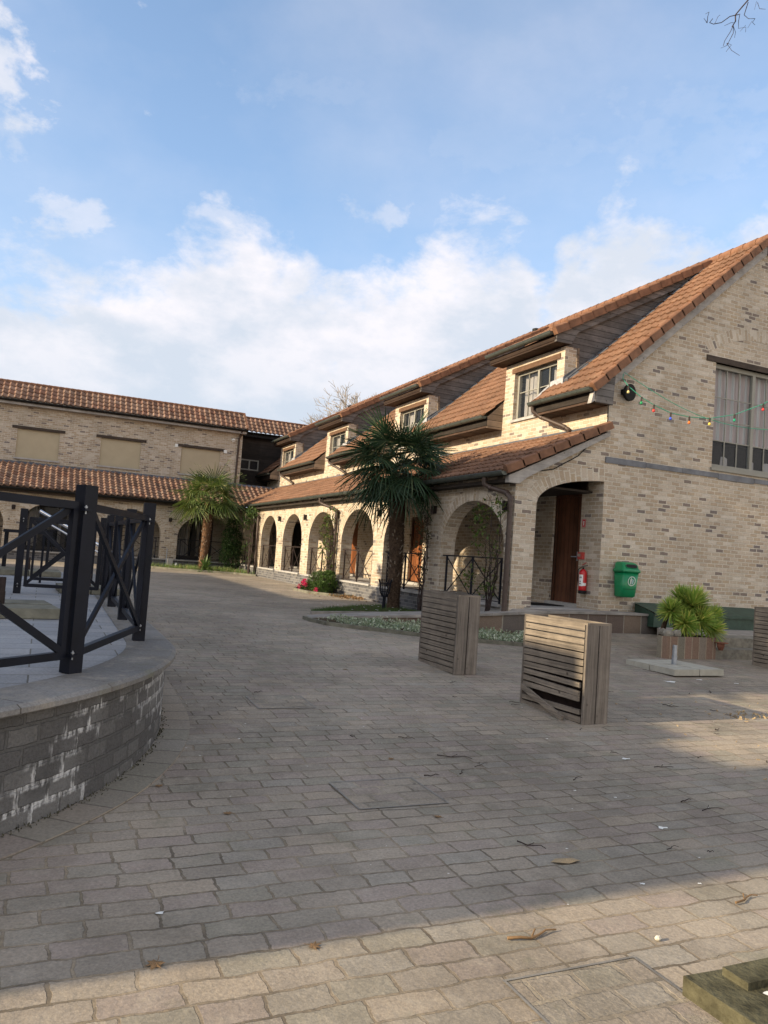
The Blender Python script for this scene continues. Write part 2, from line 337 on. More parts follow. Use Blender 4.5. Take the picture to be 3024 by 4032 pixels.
M_CONCD = plain('mossy concrete', (.17, .165, .13), .95, .15, 0, .4, 5, .6)
M_MOSS = plain('mossy stone', (.082, .077, .048), .95, .1, 0, .55, 11, .9)
M_FRAME = plain('grey green window paint', (.27, .265, .23), .55, .3, 0, .08, 5, .05)
M_FRAMED = plain('dark window frame', (.028, .026, .025), .5, .4, 0, .1)
M_BLIND = plain('beige sun screen', (.43, .37, .26), .85, .1, 0, .05, 2, .05)
M_IRON = plain('navy black steel', (.005, .007, .014), .5, .22, 0, .3, 6, .08)
M_IRONB = plain('rusty brown iron', (.03, .02, .018), .6, .3, 0, .4, 10, .2)
M_BLACK = plain('matt black', (.008, .008, .008), .7, .3)
M_STEEL = plain('polished steel', (.75, .75, .76), .22, .5, 1.0, .04)
M_GALV = plain('galvanised steel', (.35, .38, .42), .4, .5, .7, .2)
M_GREENP = plain('green plastic', (.004, .20, .075), .35, .5, 0, .05, 3, .02)
M_WHITE = plain('white paint', (.75, .77, .75), .6, .3, 0, .05)
M_LGREY = plain('pale blue sticker', (.38, .52, .56), .6, .3, 0, .05)
M_RED = plain('red enamel', (.50, .012, .016), .3, .5, 0, .06, 4, .02)
M_REDM = plain('red plastic', (.45, .06, .05), .5, .4, 0, .08)
M_GBOX = plain('dark green timber paint', (.030, .062, .045), .55, .35, 0, .3, 6, .2)
M_SOIL = plain('soil', (.075, .055, .035), 1, .1, 0, .4, 9, 1)
M_BARK = plain('grey bark', (.16, .135, .11), .95, .1, 0, .35, 8, .6)
M_BARKP = plain('pale twig bark', (.30, .26, .21), .95, .1, 0, .3, 3, .3)
M_TWIG = plain('dark twig', (.05, .038, .035), .9, .1, 0, .3, 10, .2)
M_FIBRE = plain('palm trunk fibre', (.085, .058, .04), 1, .1, 0, .55, 22, 1.2)
M_FIBREL = plain('russet palm trunk fibre', (.14, .082, .05), 1, .1, 0, .5, 22, 1.2)
M_STUB = plain('grey leaf stub', (.30, .25, .2), .9, .1, 0, .3)
M_DEAD = plain('dead palm flowers', (.03, .022, .022), 1, .1, 0, .6, 20, .6)
M_LEAFD = plain('dry leaf', (.21, .13, .065), .8, .2, 0, .3, 20, .2)
M_CHIP = plain('wood chip', (.34, .26, .16), .9, .1, 0, .4, 30, .2)
M_DROP = plain('bird dropping', (.72, .72, .68), .8, .2, 0, .1)
M_STONEW = plain('pale pebble', (.62, .58, .48), .8, .2, 0, .15, 20, .3)
M_TERRA = plain('terracotta', (.20, .085, .055), .85, .2, 0, .3, 8, .3)
M_MAT = plain('black rubber', (.012, .012, .013), .9, .2)
M_CURT = plain('lace curtain', (.55, .50, .46), .9, .1, 0, .15, 3, .1)
M_WIREG = plain('green cable', (.05, .30, .20), .5, .4, 0, .05)
M_STEP = plain('rough limestone', (.215, .20, .165), .95, .15, 0, .35, 9, 1)
M_CLAYV = plain('verge tile clay', (.185, .095, .056), .75, .25, 0, .32, 5, .3)
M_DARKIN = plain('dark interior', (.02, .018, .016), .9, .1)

def leaf_mat(name, c1, c2, c3_=None, rough=.5, trans=.25, spec=.35):
    m, t = new_mat(name)
    rnd = t.add('ShaderNodeNewGeometry').outputs['Random Per Island']
    st = [(0, c1), (.75, c2), (1, c3_ or c2)]
    col = t.ramp(rnd, st)
    b = finish(t, col, rough, spec=spec)
    tr = t.add('ShaderNodeBsdfTranslucent', {'Color': col})
    mx = t.add('ShaderNodeMixShader', {0: trans, 1: b.outputs[0], 2: tr.outputs[0]})
    out = [n for n in t.n if n.type == 'OUTPUT_MATERIAL'][0]; t.t.links.new(mx.outputs[0], out.inputs[0]); return m
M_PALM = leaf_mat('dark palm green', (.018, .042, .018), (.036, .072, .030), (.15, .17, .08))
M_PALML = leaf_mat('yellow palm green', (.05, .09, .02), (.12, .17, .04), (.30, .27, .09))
M_YUC = leaf_mat('yucca green', (.17, .30, .05), (.36, .46, .09), (.62, .56, .15), trans=.4)
M_BUSH = leaf_mat('bush green', (.05, .10, .025), (.10, .17, .045))
M_IVY = leaf_mat('ivy green', (.012, .035, .012), (.03, .065, .02), (.06, .10, .04))
M_ROSE = leaf_mat('rose leaf green', (.05, .10, .02), (.11, .17, .03), (.18, .12, .05))
M_ROSEB = leaf_mat('dull rose leaf', (.05, .055, .025), (.09, .08, .04), (.12, .07, .05))
M_GRASS = leaf_mat('grass green', (.035, .085, .015), (.07, .13, .025))
M_SILVER = leaf_mat('silver ground cover', (.16, .22, .11), (.42, .47, .33), (.60, .62, .50))
M_EVER = leaf_mat('evergreen', (.02, .04, .015), (.035, .06, .02))
M_PINK = leaf_mat('pink petals', (.55, .02, .10), (.75, .06, .2))

def glass_mat(name, tint=(.08, .10, .13), rough=.03):
    m, t = new_mat(name)
    b = t.add('ShaderNodeBsdfPrincipled', {'Base Color': tint + (1,), 'Roughness': rough, 'Specular IOR Level': .8})
    tr = t.add('ShaderNodeBsdfTransparent', {'Color': (.85, .88, .9, 1)})
    mx = t.add('ShaderNodeMixShader', {0: .80, 1: b.outputs[0], 2: tr.outputs[0]})
    t.add('ShaderNodeOutputMaterial', {0: mx.outputs[0]}); return m
M_GLASS = glass_mat('window glass')
def curtain_mat():
    m, t = new_mat('striped net curtain'); tcn = t.add('ShaderNodeTexCoord'); uv = tcn.outputs['UV']
    s2 = t.add('ShaderNodeSeparateXYZ', {0: uv}); q = t.math('FRACT', t.math('DIVIDE', s2.outputs[0], .21))
    st = t.ramp(q, [(0, c3(.74, .60, .56)), (.3, c3(.80, .78, .74)), (.55, c3(.62, .66, .64)), (.7, c3(.82, .78, .74)), (.9, c3(.74, .58, .55))], 'CONSTANT')
    wv = t.noise(t.add('ShaderNodeMapping', {'Vector': uv, 'Scale': (30, .6, 1)}).outputs[0], 1.0, 3)
    finish(t, t.mix(.7, st, t.ramp(wv, [(.3, .6), (.7, 1.2)]), 'MULTIPLY'), .9, wv, .3, .02, .1); return m
M_STRIPE = curtain_mat()

# ================================================================== GROUND
def smoothgrid(xs, ys, dz=0.0):
    mb = MB(); idx = {}
    for i, x in enumerate(xs):
        for j, y in enumerate(ys): idx[i, j] = len(mb.v); mb.v.append((x, y, gz(x, y) + dz))
    for i in range(len(xs) - 1):
        for j in range(len(ys) - 1):
            mb.f.append((idx[i, j], idx[i + 1, j], idx[i + 1, j + 1], idx[i, j + 1])); mb.uv.append(None); mb.sm.append(True)
    return mb
xs = [-300, -100, -40, -15, -8, -4] + [x * .5 for x in range(-4, 37)] + [19, 25, 40, 100, 300]
ys = [-200, -60, -20, -8, -3] + [y * .5 for y in range(-3, 70)] + [36, 40, 50, 80, 160, 400]
g = smoothgrid(xs, ys).build('courtyard_ground', M_COB); tag(g, kind='structure')

# ================================================================== BUILDINGS
def columns(mb, axis, a0, a1, lo, hi, zb, ztop, openings, step=.18):
    """wall between a0 and a1 (thickness), running lo..hi; openings: (u0, u1, zlow, zhigh(u) or number)"""
    def zt(u): return ztop(u) if callable(ztop) else ztop
    bps = {lo, hi}
    for o in openings:
        bps |= {o[0], o[1]}
        if callable(o[3]):
            n = 14
            for k in range(1, n):
                t = (1 - math.cos(math.pi * k / n)) / 2; bps.add(o[0] + (o[1] - o[0]) * t)
    for e in getattr(ztop, 'breaks', []): bps.add(e)
    bps = sorted(b for b in bps if lo <= b <= hi)
    for u0, u1 in zip(bps, bps[1:]):
        if u1 - u0 < 1e-6: continue
        mid = (u0 + u1) / 2; ops = sorted([o for o in openings if o[0] <= mid <= o[1]], key=lambda o: o[2])
        lows = (zb, zb)
        for o in ops:
            zh = o[3] if callable(o[3]) else (lambda u, z=o[3]: z)
            if o[2] > lows[0] + 1e-6: mb.prism([(u0, lows[0]), (u1, lows[1]), (u1, o[2]), (u0, o[2])], axis, a0, a1)
            lows = (zh(u0), zh(u1))
        mb.prism([(u0, lows[0]), (u1, lows[1]), (u1, zt(u1)), (u0, zt(u0))], axis, a0, a1)
def ell(c, hw, spring, rise):
    return lambda u: spring + rise * math.sqrt(max(0, 1 - ((u - c) / hw) ** 2))
def arch_ring(mb, axis, a_front, c, hw, spring, rise, t_=.29, n=34, th0=0, th1=math.pi, proud=.006):
    """radial voussoirs laid flush on the wall face, uv placed so that each is one brick"""
    sgn = -1
    for k in range(n):
        a = th0 + (th1 - th0) * (k + .0) / n; b = th0 + (th1 - th0) * (k + 1.0) / n
        pts = []; uvs = []
        for ang, rr, uu, vv in ((a, 0, 0, 0), (b, 0, 0, 1), (b, t_, 1, 1), (a, t_, 1, 0)):
            x, z = c + (hw) * math.cos(ang), spring + (rise) * math.sin(ang)
            nx, nz = math.cos(ang) / hw, math.sin(ang) / rise; l = math.hypot(nx, nz)
            pts.append((x + nx / l * rr, z + nz / l * rr)); uvs.append((.02 + k * 3.07 + uu * .285, (k * 7 + vv) * .1006))
        f = a_front + sgn * proud
        P = [(f, u, z) if axis == 'x' else (u, f, z) for u, z in pts]
        B = [(a_front + .02, u, z) if axis == 'x' else (u, a_front + .02, z) for u, z in pts]
        mb.face(P, uvs); 
        for i in range(4): j = (i + 1) % 4; mb.face([P[i], P[j], B[j], B[i]], [(0.02, 0.01)] * 4)

def tiles(mb, O, U, V, N, ulen, vlen, tw, th, amp, lift, prof, samples, clip=None):
    O, U, V, N = Vector(O), Vector(U).normalized(), Vector(V).normalized(), Vector(N).normalized()
    nc = int(math.ceil(ulen / tw)); nr = int(math.ceil(vlen / th))
    us = []
    for c_ in range(nc):
        for s_ in range(samples): us.append((c_ + s_ / samples) * tw)
    us.append(nc * tw); us = [u for u in us if u < ulen] + [ulen]
    for r in range(nr):
        v0 = r * th; v1 = min(v0 + th + .03, vlen)
        jit = [R.uniform(-.006, .006) for _ in range(nc + 1)]
        rows = []
        for v, dz, uvv in ((v0 + .004, -.012, v0 + .02), (v0, lift, v0 + .02), (v1, 0, v0 + th - .02)):
            row = []
            for u in us:
                ci = min(int(u / tw), nc - 1)
                row.append(O + U * u + V * v + N * (dz + amp * prof((u / tw) % 1 if u < ulen - 1e-6 else .999) + jit[ci] * (1 if dz >= 0 else 0)))
            rows.append((row, uvv))
        base = len(mb.v)
        for row, _ in rows: mb.v += [tuple(p) for p in row]
        m = len(us)
        for q in range(2):
            for i in range(m - 1):
                if clip and not clip(us[i], v0): continue
                mb.f.append((base + q * m + i, base + q * m + i + 1, base + (q + 1) * m + i + 1, base + (q + 1) * m + i))
                mb.uv.append([(us[i] + 1e-3, rows[q][1]), (us[i + 1] - 1e-3, rows[q][1]), (us[i + 1] - 1e-3, rows[q + 1][1]), (us[i] + 1e-3, rows[q + 1][1])]); mb.sm.append(q == 1)
def p_near(f): return (math.sin(f / .42 * math.pi) if f < .42 else 0.0)
def p_far(f): return .5 + .5 * math.sin(2 * math.pi * f + .6 * math.sin(2 * math.pi * f))
def verge(mb, P, Q, wdt=.15, hgt=.17, L=.44, side=-1):
    P, Q = Vector(P), Vector(Q); n = max(1, round((Q - P).length / L)); d = (Q - P) / n; dn = d.normalized(); s_ = Vector((0, 1, 0)); u = s_.cross(dn)
    if u.z < 0: u = -u
    for k in range(n):
        c = P + d * (k + .5); dd = (dn + u * -.045).normalized()
        mb.obox(c + u * .012, dd, s_, u, d.length / 2 + .02, wdt / 2, hgt / 2)
        mb.tube([c - dd * (d.length / 2 + .015) + u * (hgt / 2 - .02), c + dd * (d.length / 2) + u * (hgt / 2 - .035)], wdt / 2, 8)
def ridge(mb, P, Q, r=.13, L=.42):
    P, Q = Vector(P), Vector(Q); n = max(1, round((Q - P).length / L)); d = (Q - P) / n
    for k in range(n): mb.tube([P + d * k - d * .05, P + d * (k + 1)], [r * 1.12, r], 10)
def gutter(mb, P, Q, r=.085):
    P, Q = Vector(P), Vector(Q); d = (Q - P).normalized(); s_ = Vector((0, 0, 1)).cross(d).normalized(); n = 10
    def ring(c): return [c + s_ * (r * math.cos(math.pi + math.pi * k / n)) + Vector((0, 0, r * math.sin(math.pi + math.pi * k / n))) for k in range(n + 1)]
    a, b = ring(P), ring(Q)
    for k in range(n): mb.face([a[k], b[k], b[k + 1], a[k + 1]])
    mb.face(a); mb.face(b)
    for c, rr in ((s_ * r, .012), (-s_ * r, .012)): mb.tube([P + c, Q + c], rr, 6)
    L = (Q - P).length; k = .5
    while k < L: c = P + d * k; ra = ring(c); mb.tube([q for q in ra], .009, 4, cap=False); k += .75
def swan(mb, P, pts, r=.05):
    mb.tube([P] + pts, r, 10)
    for i in range(1, len(pts) - 1): mb.tube([Vector(pts[i]) - Vector((0, 0, .0)), Vector(pts[i]) + (Vector(pts[i + 1]) - Vector(pts[i])).normalized() * .06], r * 1.18, 10)

wing = tag(empty('hotel_wing', bw((12, 15, .5))), 'long two storey buff brick wing on the right with arcade, dormers and brown tiled roof', 'building')
W_ = []
def P_(mb, name, m, coll=W_): o = mb.build(name, m); coll.append(o); return o
X0, XI, Y0, FZ = 9.9, 12.45, 15.0, .67
ARCH = [16.9, 20.82, 24.6, 28.3, 32.1, 35.85, 39.45]
HW = [1.55, 1.47, 1.47, 1.50, 1.37, 1.37, 1.42]
SPR, RISE = 2.02, 1.16
# arcade wall
mb = MB(True)
columns(mb, 'x', X0, X0 + .42, Y0 + .3, 41.4, FZ, 3.72, [(c - h, c + h, FZ, ell(c, h, SPR, RISE)) for c, h in zip(ARCH, HW)])
P_(mb, 'arcade_wall', M_BRICK)
for c, h in zip(ARCH, HW):
    mb = MB(True); arch_ring(mb, 'x', X0, c, h, SPR, RISE); P_(mb, 'arch', M_BRICK)
# gable wall
def gtop(x):
    if x < XI: return 3.72 + .49 * (x - 9.75)
    return (5.86 + .88 * (x - 11.85)) if x < 17.5 else (5.86 + .88 * (23.15 - x))
gtop.breaks = [XI, XI + .001, 17.5]
mb = MB(True)
columns(mb, 'y', Y0, Y0 + .3, X0 + .42, XI, FZ, gtop, [(10.5, XI, FZ, ell(12.6, 2.1, 3.1, .72))])
columns(mb, 'y', Y0, Y0 + .3, X0, X0 + .42, FZ - .3, gtop, [])
columns(mb, 'y', Y0, Y0 + .34, XI + .001, 22.55, -.3, gtop, [(15.95, 19.05, 4.57, 7.38)])
P_(mb, 'gable_wall', M_BRICK)
mb = MB(True); arch_ring(mb, 'y', Y0, 12.6, 2.1, 3.1, .72, t_=.31, n=17, th0=math.pi / 2 + .07, th1=math.pi * .985); P_(mb, 'arch', M_BRICK)
mb = MB(True); arch_ring(mb, 'y', Y0, 17.5, 3.0, 5.2, 3.0, t_=.31, n=36, th0=math.pi / 2 - .645, th1=math.pi / 2 + .645); P_(mb, 'arch', M_BRICK)
# inner and upper side wall with door openings
DOORS = [(15.82, 16.98, 'd'), (22.3, 23.35, 'l'), (24.6, 25.7, 'l'), (30.85, 31.85, 'l'), (33.1, 34.15, 'l'), (38.7, 40.55, 'k')]
mb = MB(True)
def stop(y):
    q = (y - 16.87) % 8.03
    return 5.6 if (0 <= q <= 2.89 and y < 45) else 6.55
stop.breaks = [v + d for k in range(4) for v in (16.87 + 8.03 * k, 19.76 + 8.03 * k) for d in (-.002, .002)]
columns(mb, 'x', XI, XI + .3, Y0 + .34, 46.4, FZ, stop, [(a, b, FZ, 3.15 if k != 'd' else 3.6) for a, b, k in DOORS])
P_(mb, 'side_wall', M_BRICK)
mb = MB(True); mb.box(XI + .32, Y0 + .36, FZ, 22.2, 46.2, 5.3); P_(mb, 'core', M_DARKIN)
# floor, plinth, coping, ceiling
mb = MB(True); mb.box(X0 + .02, Y0 + .02, -.6, XI, 43.9, FZ - .001); P_(mb, 'arcade_floor', M_COPING)
mb = MB(True); mb.box(X0 - .03, Y0 + 1.5, -.8, X0 + .02, 41.4, FZ - .05); P_(mb, 'plinth', M_DARKBLK)
mb = MB(True)
for c, h in zip(ARCH, HW): mb.box(X0 - .07, c - h - (.0 if c > 17 else -.01), FZ - .05, X0 + .44, c + h, FZ + .012)
P_(mb, 'coping', M_COPING)
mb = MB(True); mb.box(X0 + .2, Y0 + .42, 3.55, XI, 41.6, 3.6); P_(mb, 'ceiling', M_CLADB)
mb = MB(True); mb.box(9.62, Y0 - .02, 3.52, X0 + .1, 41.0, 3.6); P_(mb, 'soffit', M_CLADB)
for i, (a, b, k) in enumerate(DOORS):
    zt = 3.08 if k != 'd' else 3.5
    mf = MB(True)
    for (y0, y1) in ((a, a + .09), (b - .09, b)): mf.box(XI + .06, y0, FZ, XI + .2, y1, zt + .08)
    mf.box(XI + .06, a + .09, zt, XI + .2, b - .09, zt + .08)
    f = P_(mf, 'door_frame', M_DOORD)
    md = MB(True); md.box(XI + .11, a + .09, FZ + .09, XI + .17, b - .09, zt)
    for q in range(1, 6): yy = a + .09 + (b - a - .18) * q / 6; md.box(XI + .104, yy - .008, FZ + .35, XI + .11, yy + .008, zt - .12)
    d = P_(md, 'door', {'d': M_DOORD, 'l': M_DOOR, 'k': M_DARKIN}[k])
    mh = MB(True); mh.tube([(XI + .11, a + .2, 1.95), (XI + .04, a + .2, 1.95), (XI + .04, a + .36, 1.95)], .014, 8); mh.box(XI + .1, a + .17, 1.85, XI + .112, a + .22, 2.08)
    h_ = mh.build('door_handle', M_GALV); h_.parent = d
    ms = MB(True); ms.box(XI - .12, a - .02, FZ, XI + .2, b + .02, FZ + .09); P_(ms, 'threshold', M_COPING)
mb = MB(True); mb.box(XI - .03, 15.6, 3.6, XI + .1, 17.2, 3.85); P_(mb, 'lintel', M_LINTEL)
# lean-to roof over the arcade
s_l = math.hypot(2.9, 1.42)
mb = MB(True)
tiles(mb, (9.55, 14.86, 3.78), (0, 1, 0), (2.9, 0, 1.42), (-1.42, 0, 2.9), 29.0, s_l, .235, .42, .034, .038, p_near, 6,
      clip=lambda u, v: True)
P_(mb, 'lean_to_roof', M_TILE)
mb = MB(True); verge(mb, (9.52, 14.84, 3.76), (12.42, 14.84, 5.18)); P_(mb, 'verge_tiles', M_CLAYV)
mb = MB(True); mb.prism([(9.6, 3.50), (9.6, 3.66), (12.44, 5.05), (12.44, 4.93), (10.1, 3.66), (9.9, 3.5)], 'y', 14.86, 14.997); P_(mb, 'barge_board', M_BARGE)
mb = MB(True); gutter(mb, (9.47, 14.84, 3.74), (9.47, 40.95, 3.74), .09); P_(mb, 'gutter', M_GUTTER)
mb = MB(True)
mb.prism([(12.36, 5.17), (12.44, 5.17), (12.44, 5.26), (12.42, 5.26)], 'y', 15.0, 43.6); P_(mb, 'roof_flashing', M_LEAD)
# main roof in pieces between the dormers
DP = 8.03
segs = [(14.84, 17.44)] + [(19.80 + DP * k, 25.65 + DP * k) for k in range(3)] + [(19.80 + DP * 3, 46.6)]
sv = Vector((5.65, 0, 4.97)); svl = sv.length
mb = MB(True)
for a, b in segs: tiles(mb, (11.85, a, 6.08), (0, 1, 0), sv, (-4.97, 0, 5.65), b - a, svl, .235, .42, .034, .038, p_near, 6)
P_(mb, 'main_roof', M_TILE)
mb = MB(True); mb.face([(17.5, 14.84, 11.02), (17.5, 46.6, 11.02), (23.2, 46.6, 6.0), (23.2, 14.84, 6.0)]); mb.face([(11.87, 15.0, 6.02), (17.5, 15.0, 10.98), (17.5, 17.2, 10.98), (11.87, 17.2, 6.02)]); P_(mb, 'rear_roof', M_TILE)
mb = MB(True); verge(mb, (11.84, 14.82, 6.02), (17.45, 14.82, 10.97), wdt=.17, hgt=.19); P_(mb, 'verge_tiles', M_CLAYV)
mb = MB(True); ridge(mb, (17.5, 14.75, 11.04), (17.5, 46.6, 11.04), .14); P_(mb, 'ridge_tiles', M_CLAYV)
mb = MB(True); mb.prism([(11.80, 5.66), (11.86, 5.93), (17.5, 10.89), (17.5, 10.62), (12.0, 5.78)], 'y', 14.85, 14.995); P_(mb, 'barge_board', M_BARGE)
for i, (a, b) in enumerate(segs):
    mb = MB(True); mb.box(11.92, a + .02, 5.70, XI, b - .02, 5.76); P_(mb, 'soffit', M_SOFFIT)
    mb = MB(True); gutter(mb, (11.79, a, 6.03), (11.79, b, 6.03), .09); P_(mb, 'gutter', M_GUTTER)
    mb = MB(True); mb.box(11.9, a + .01, 5.76, 11.94, b - .01, 5.98); P_(mb, 'fascia', M_CLADB)
    mb = MB(True); mb.prism([(11.92, 5.69), (11.92, 6.02), (12.5, 6.58), (XI + .0, 5.69)], 'y', a, a + .04); P_(mb, 'eave_box_end', M_CLADL if i else M_CLAD)
    if i < 4:  # swan neck downpipes to the lean-to roof
        yb = b - .1
        mb = MB(True); swan(mb, (11.82, yb, 5.97), [(11.84, yb, 5.82), (12.0, yb - .15, 5.66), (12.28, yb - .8, 5.36), (12.36, yb - .93, 5.27), (12.3, yb - .97, 5.12), (12.2, yb - .98, 5.08)], .055); P_(mb, 'swan_neck_pipe', M_PIPE)
# dormers
def dormer(off):
    objs = []
    def Pd(mb, name, m): o = mb.build(name, m); objs.append(o); return o
    a, b = 16.87, 19.76
    mb = MB(True)
    columns(mb, 'x', XI, XI + .28, a, b, 5.6, 7.62, [(17.2, 19.27, 5.90, 7.32)])
    mb.box(XI + .28, a, 5.6, XI + .40, a + .3, 7.62); mb.box(XI + .28, b - .3, 5.6, XI + .40, b, 7.62)
    body = mb.build('dormer', M_BRICK)
    mb = MB(True); mb.prism([(XI + .40, 6.3), (17.2, 10.55), (17.2, 10.74), (12.5, 8.05), (XI + .03, 7.70), (XI + .03, 7.63), (XI + .40, 7.63)], 'y', a, a + .05); Pd(mb, 'dormer_cheek', M_CLAD)
    mb = MB(True); mb.prism([(XI + .40, 6.3), (17.2, 10.55), (17.2, 10.74), (12.5, 8.05), (XI + .03, 7.70), (XI + .03, 7.63), (XI + .40, 7.63)], 'y', b - .05, b); Pd(mb, 'dormer_cheek', M_CLAD)
    mb = MB(True); mb.box(XI + .38, a - .03, 6.95, XI + .45, a + .02, 7.62); Pd(mb, 'corner_trim', M_CLADL)
    dv = Vector((5.45, 0, 3.08))
    mb = MB(True); tiles(mb, (12.02, a - .12, 7.94), (0, 1, 0), dv, (-3.08, 0, 5.45), 3.2, dv.length, .235, .42, .034, .038, p_near, 6); Pd(mb, 'dormer_roof', M_TILE)
    mb = MB(True); verge(mb, (12.0, a - .14, 7.90), (17.4, a - .14, 10.95), wdt=.17, hgt=.19); Pd(mb, 'verge_tiles', M_CLAYV)
    mb = MB(True); mb.prism([(12.06, 7.66), (12.06, 7.84), (17.3, 10.78), (17.3, 10.58), (12.75, 8.02), (12.55, 7.66)], 'y', a - .12, a - .03); Pd(mb, 'barge_board', M_CLAD)
    mb = MB(True); mb.box(12.08, a - .1, 7.66, XI + .1, b + .35, 7.71); mb.box(12.06, a - .1, 7.71, 12.1, b + .35, 7.84); Pd(mb, 'soffit', M_SOFFIT)
    mb = MB(True); gutter(mb, (11.97, a - .04, 7.93), (11.97, b + .38, 7.93), .09); Pd(mb, 'gutter', M_GUTTER)
    mb = MB(True); mb.box(XI - .02, 17.05, 7.32, XI + .14, 19.4, 7.47); Pd(mb, 'lintel', M_LINTB)
    mb = MB(True); mb.box(XI - .06, 17.2, 5.83, XI + .2, 19.32, 5.90); Pd(mb, 'window_sill', M_COPING)
    fx = XI + .13
    mb = MB(True)
    for y0, y1 in ((17.2, 17.28), (19.19, 19.27), (18.19, 18.28)): mb.box(fx, y0, 5.9, fx + .08, y1, 7.32)
    for z0, z1 in ((5.9, 5.98), (7.24, 7.32)):
        for y0, y1 in ((17.28, 18.19), (18.28, 19.19)): mb.box(fx, y0, z0, fx + .08, y1, z1)
    for yc in (17.735, 18.735):
        mb.box(fx + .02, yc - .012, 5.98, fx + .05, yc + .012, 7.24)
        for s_ in (-1, 1): mb.box(fx + .021, yc + s_ * .235 - .22, 6.72, fx + .049, yc + s_ * .235 + .2, 6.745)
    Pd(mb, 'window_frame', M_FRAME)
    mb = MB(True)
    mb.face([(fx + .055, 17.28, 5.98), (fx + .055, 18.19, 5.98), (fx + .055, 18.19, 7.24), (fx + .055, 17.28, 7.24)]); mb.face([(fx + .055, 18.28, 5.98), (fx + .055, 19.19, 5.98), (fx + .055, 19.19, 7.24), (fx + .055, 18.28, 7.24)]); Pd(mb, 'window_glass', M_GLASS)
    mb = MB(True)
    for y0, y1 in ((17.3, 17.75), (18.55, 19.15)):
        n = 14; row = [(fx + .18 + .025 * math.sin(k * 1.9), y0 + (y1 - y0) * k / n) for k in range(n + 1)]
        for (xa, ya), (xb, yb) in zip(row, row[1:]): mb.face([(xa, ya, 5.98), (xb, yb, 5.98), (xb, yb, 7.26), (xa, ya, 7.26)])
    Pd(mb, 'curtain', M_CURT)
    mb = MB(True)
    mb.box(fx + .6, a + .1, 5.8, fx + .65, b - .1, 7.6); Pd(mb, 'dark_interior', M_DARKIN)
    mb = MB(True)
    mb.prism([(XI + .0, 6.66), (XI + .0, 6.72), (17.1, 10.60), (17.2, 10.55), (XI + .05, 6.57)], 'y', a - .16, a + .0)
    n = 15
    for k in range(n):
        x = XI + .05 + k * .31; z = 6.08 + .88 * (x - 11.85)
        mb.face([(x, a - .24 - R.uniform(0, .04), z + .05), (x + .25, a - .24 - R.uniform(0, .05), z + .27), (x + .26, a - .1, z + .30), (x, a - .1, z + .08)])
    mb.prism([(XI - .03, 6.6), (XI - .03, 6.78), (XI + .42, 7.12), (XI + .42, 6.95)], 'y', a - .02, a + .0)
    Pd(mb, 'lead_flashing', M_LEAD)
    mb = MB(True); mb.face([(XI - .6, 17.46, 6.06), (XI - .01, 17.46, 6.64), (XI - .01, 17.56, 6.66), (XI - .6, 17.52, 6.08)])
    mb.face([(XI - .012, 16.88, 6.55), (XI - .012, 17.46, 6.55), (XI - .012, 17.46, 6.74), (XI - .012, 16.88, 6.78)])
    Pd(mb, 'eave_flashing', M_LEADL)
    for o in objs: o.parent = body
    return body
d0 = dormer(0); W_.append(d0)
for k in range(1, 4):
    c = copy_tree(d0, (0, DP * KB * k, 0)); W_.append(c)
# gable details
mb = MB(True)
for z0, z1, x0, x1 in ((4.57, 4.68, 15.95, 19.05), (7.27, 7.38, 15.95, 19.05)): mb.box(x0, Y0 + .1, z0, x1, Y0 + .2, z1)
for x in (15.95, 17.44, 18.94): mb.box(x, Y0 + .1, 4.68, x + .11, Y0 + .2, 7.27)
for (x0, x1) in ((16.06, 17.44), (17.55, 18.94)):
    for q in (1, 2): xx = x0 + (x1 - x0) * q / 3; mb.box(xx - .014, Y0 + .13, 4.68, xx + .014, Y0 + .155, 7.27)
    for z in (5.33, 5.88, 6.5): mb.box(x0, Y0 + .132, z - .014, x1, Y0 + .153, z + .014)
gf = P_(mb, 'window_frame', M_FRAME)
mb = MB(True); mb.face([(16.06, Y0 + .16, 4.68), (18.94, Y0 + .16, 4.68), (18.94, Y0 + .16, 7.27), (16.06, Y0 + .16, 7.27)]); P_(mb, 'window_glass', M_GLASS)
mb = MB(True)
n = 60; row = [(16.02 + 2.96 * k / n, Y0 + .31 + .03 * math.sin(k * 1.3) + .015 * math.sin(k * 3.1)) for k in range(n + 1)]
for (xa, ya), (xb, yb) in zip(row, row[1:]): mb.face([(xa, ya, 5.36), (xb, yb, 5.36), (xb, yb, 7.3), (xa, ya, 7.3)], [(xa, 5.3), (xb, 5.3), (xb, 7.3), (xa, 7.3)])
P_(mb, 'striped_curtain', M_STRIPE)
mb = MB(True); mb.box(15.9, Y0 + .7, 4.4, 19.1, Y0 + .75, 7.5); P_(mb, 'room_interior', plain('room grey', (.17, .185, .25), .9, .1))
mb = MB(True)
for x in (16.05, 16.75, 17.75, 18.4): mb.tube([(x, Y0 + .52, 4.6), (x + .03, Y0 + .52, 4.95), (x + .06, Y0 + .5, 5.05)], [.22, .2, .06], 10)
P_(mb, 'chair_backs', M_CURT)
mb = MB(True); mb.box(15.6, Y0 - .03, 7.38, 19.4, Y0 + .12, 7.53); P_(mb, 'lintel', M_LINTEL)
mb = MB(True); mb.box(15.9, Y0 - .06, 4.49, 19.1, Y0 + .2, 4.57); P_(mb, 'window_sill', M_FRAME)
mb = MB(True)
x = 12.44
while x < 20:
    dx = R.uniform(1.1, 1.4); mb.box(x, Y0 - .022 - R.uniform(0, .006), 4.29 + R.uniform(-.02, .02), x + dx - .01, Y0 + .01, 4.43 + R.uniform(-.01, .01)); x += dx
P_(mb, 'lead_band', M_LEAD)
mb = MB(True); mb.box(11.93, Y0 - .0, 5.7, XI - .002, Y0 + .05, 6.05); P_(mb, 'eave_box_end', M_CLAD)
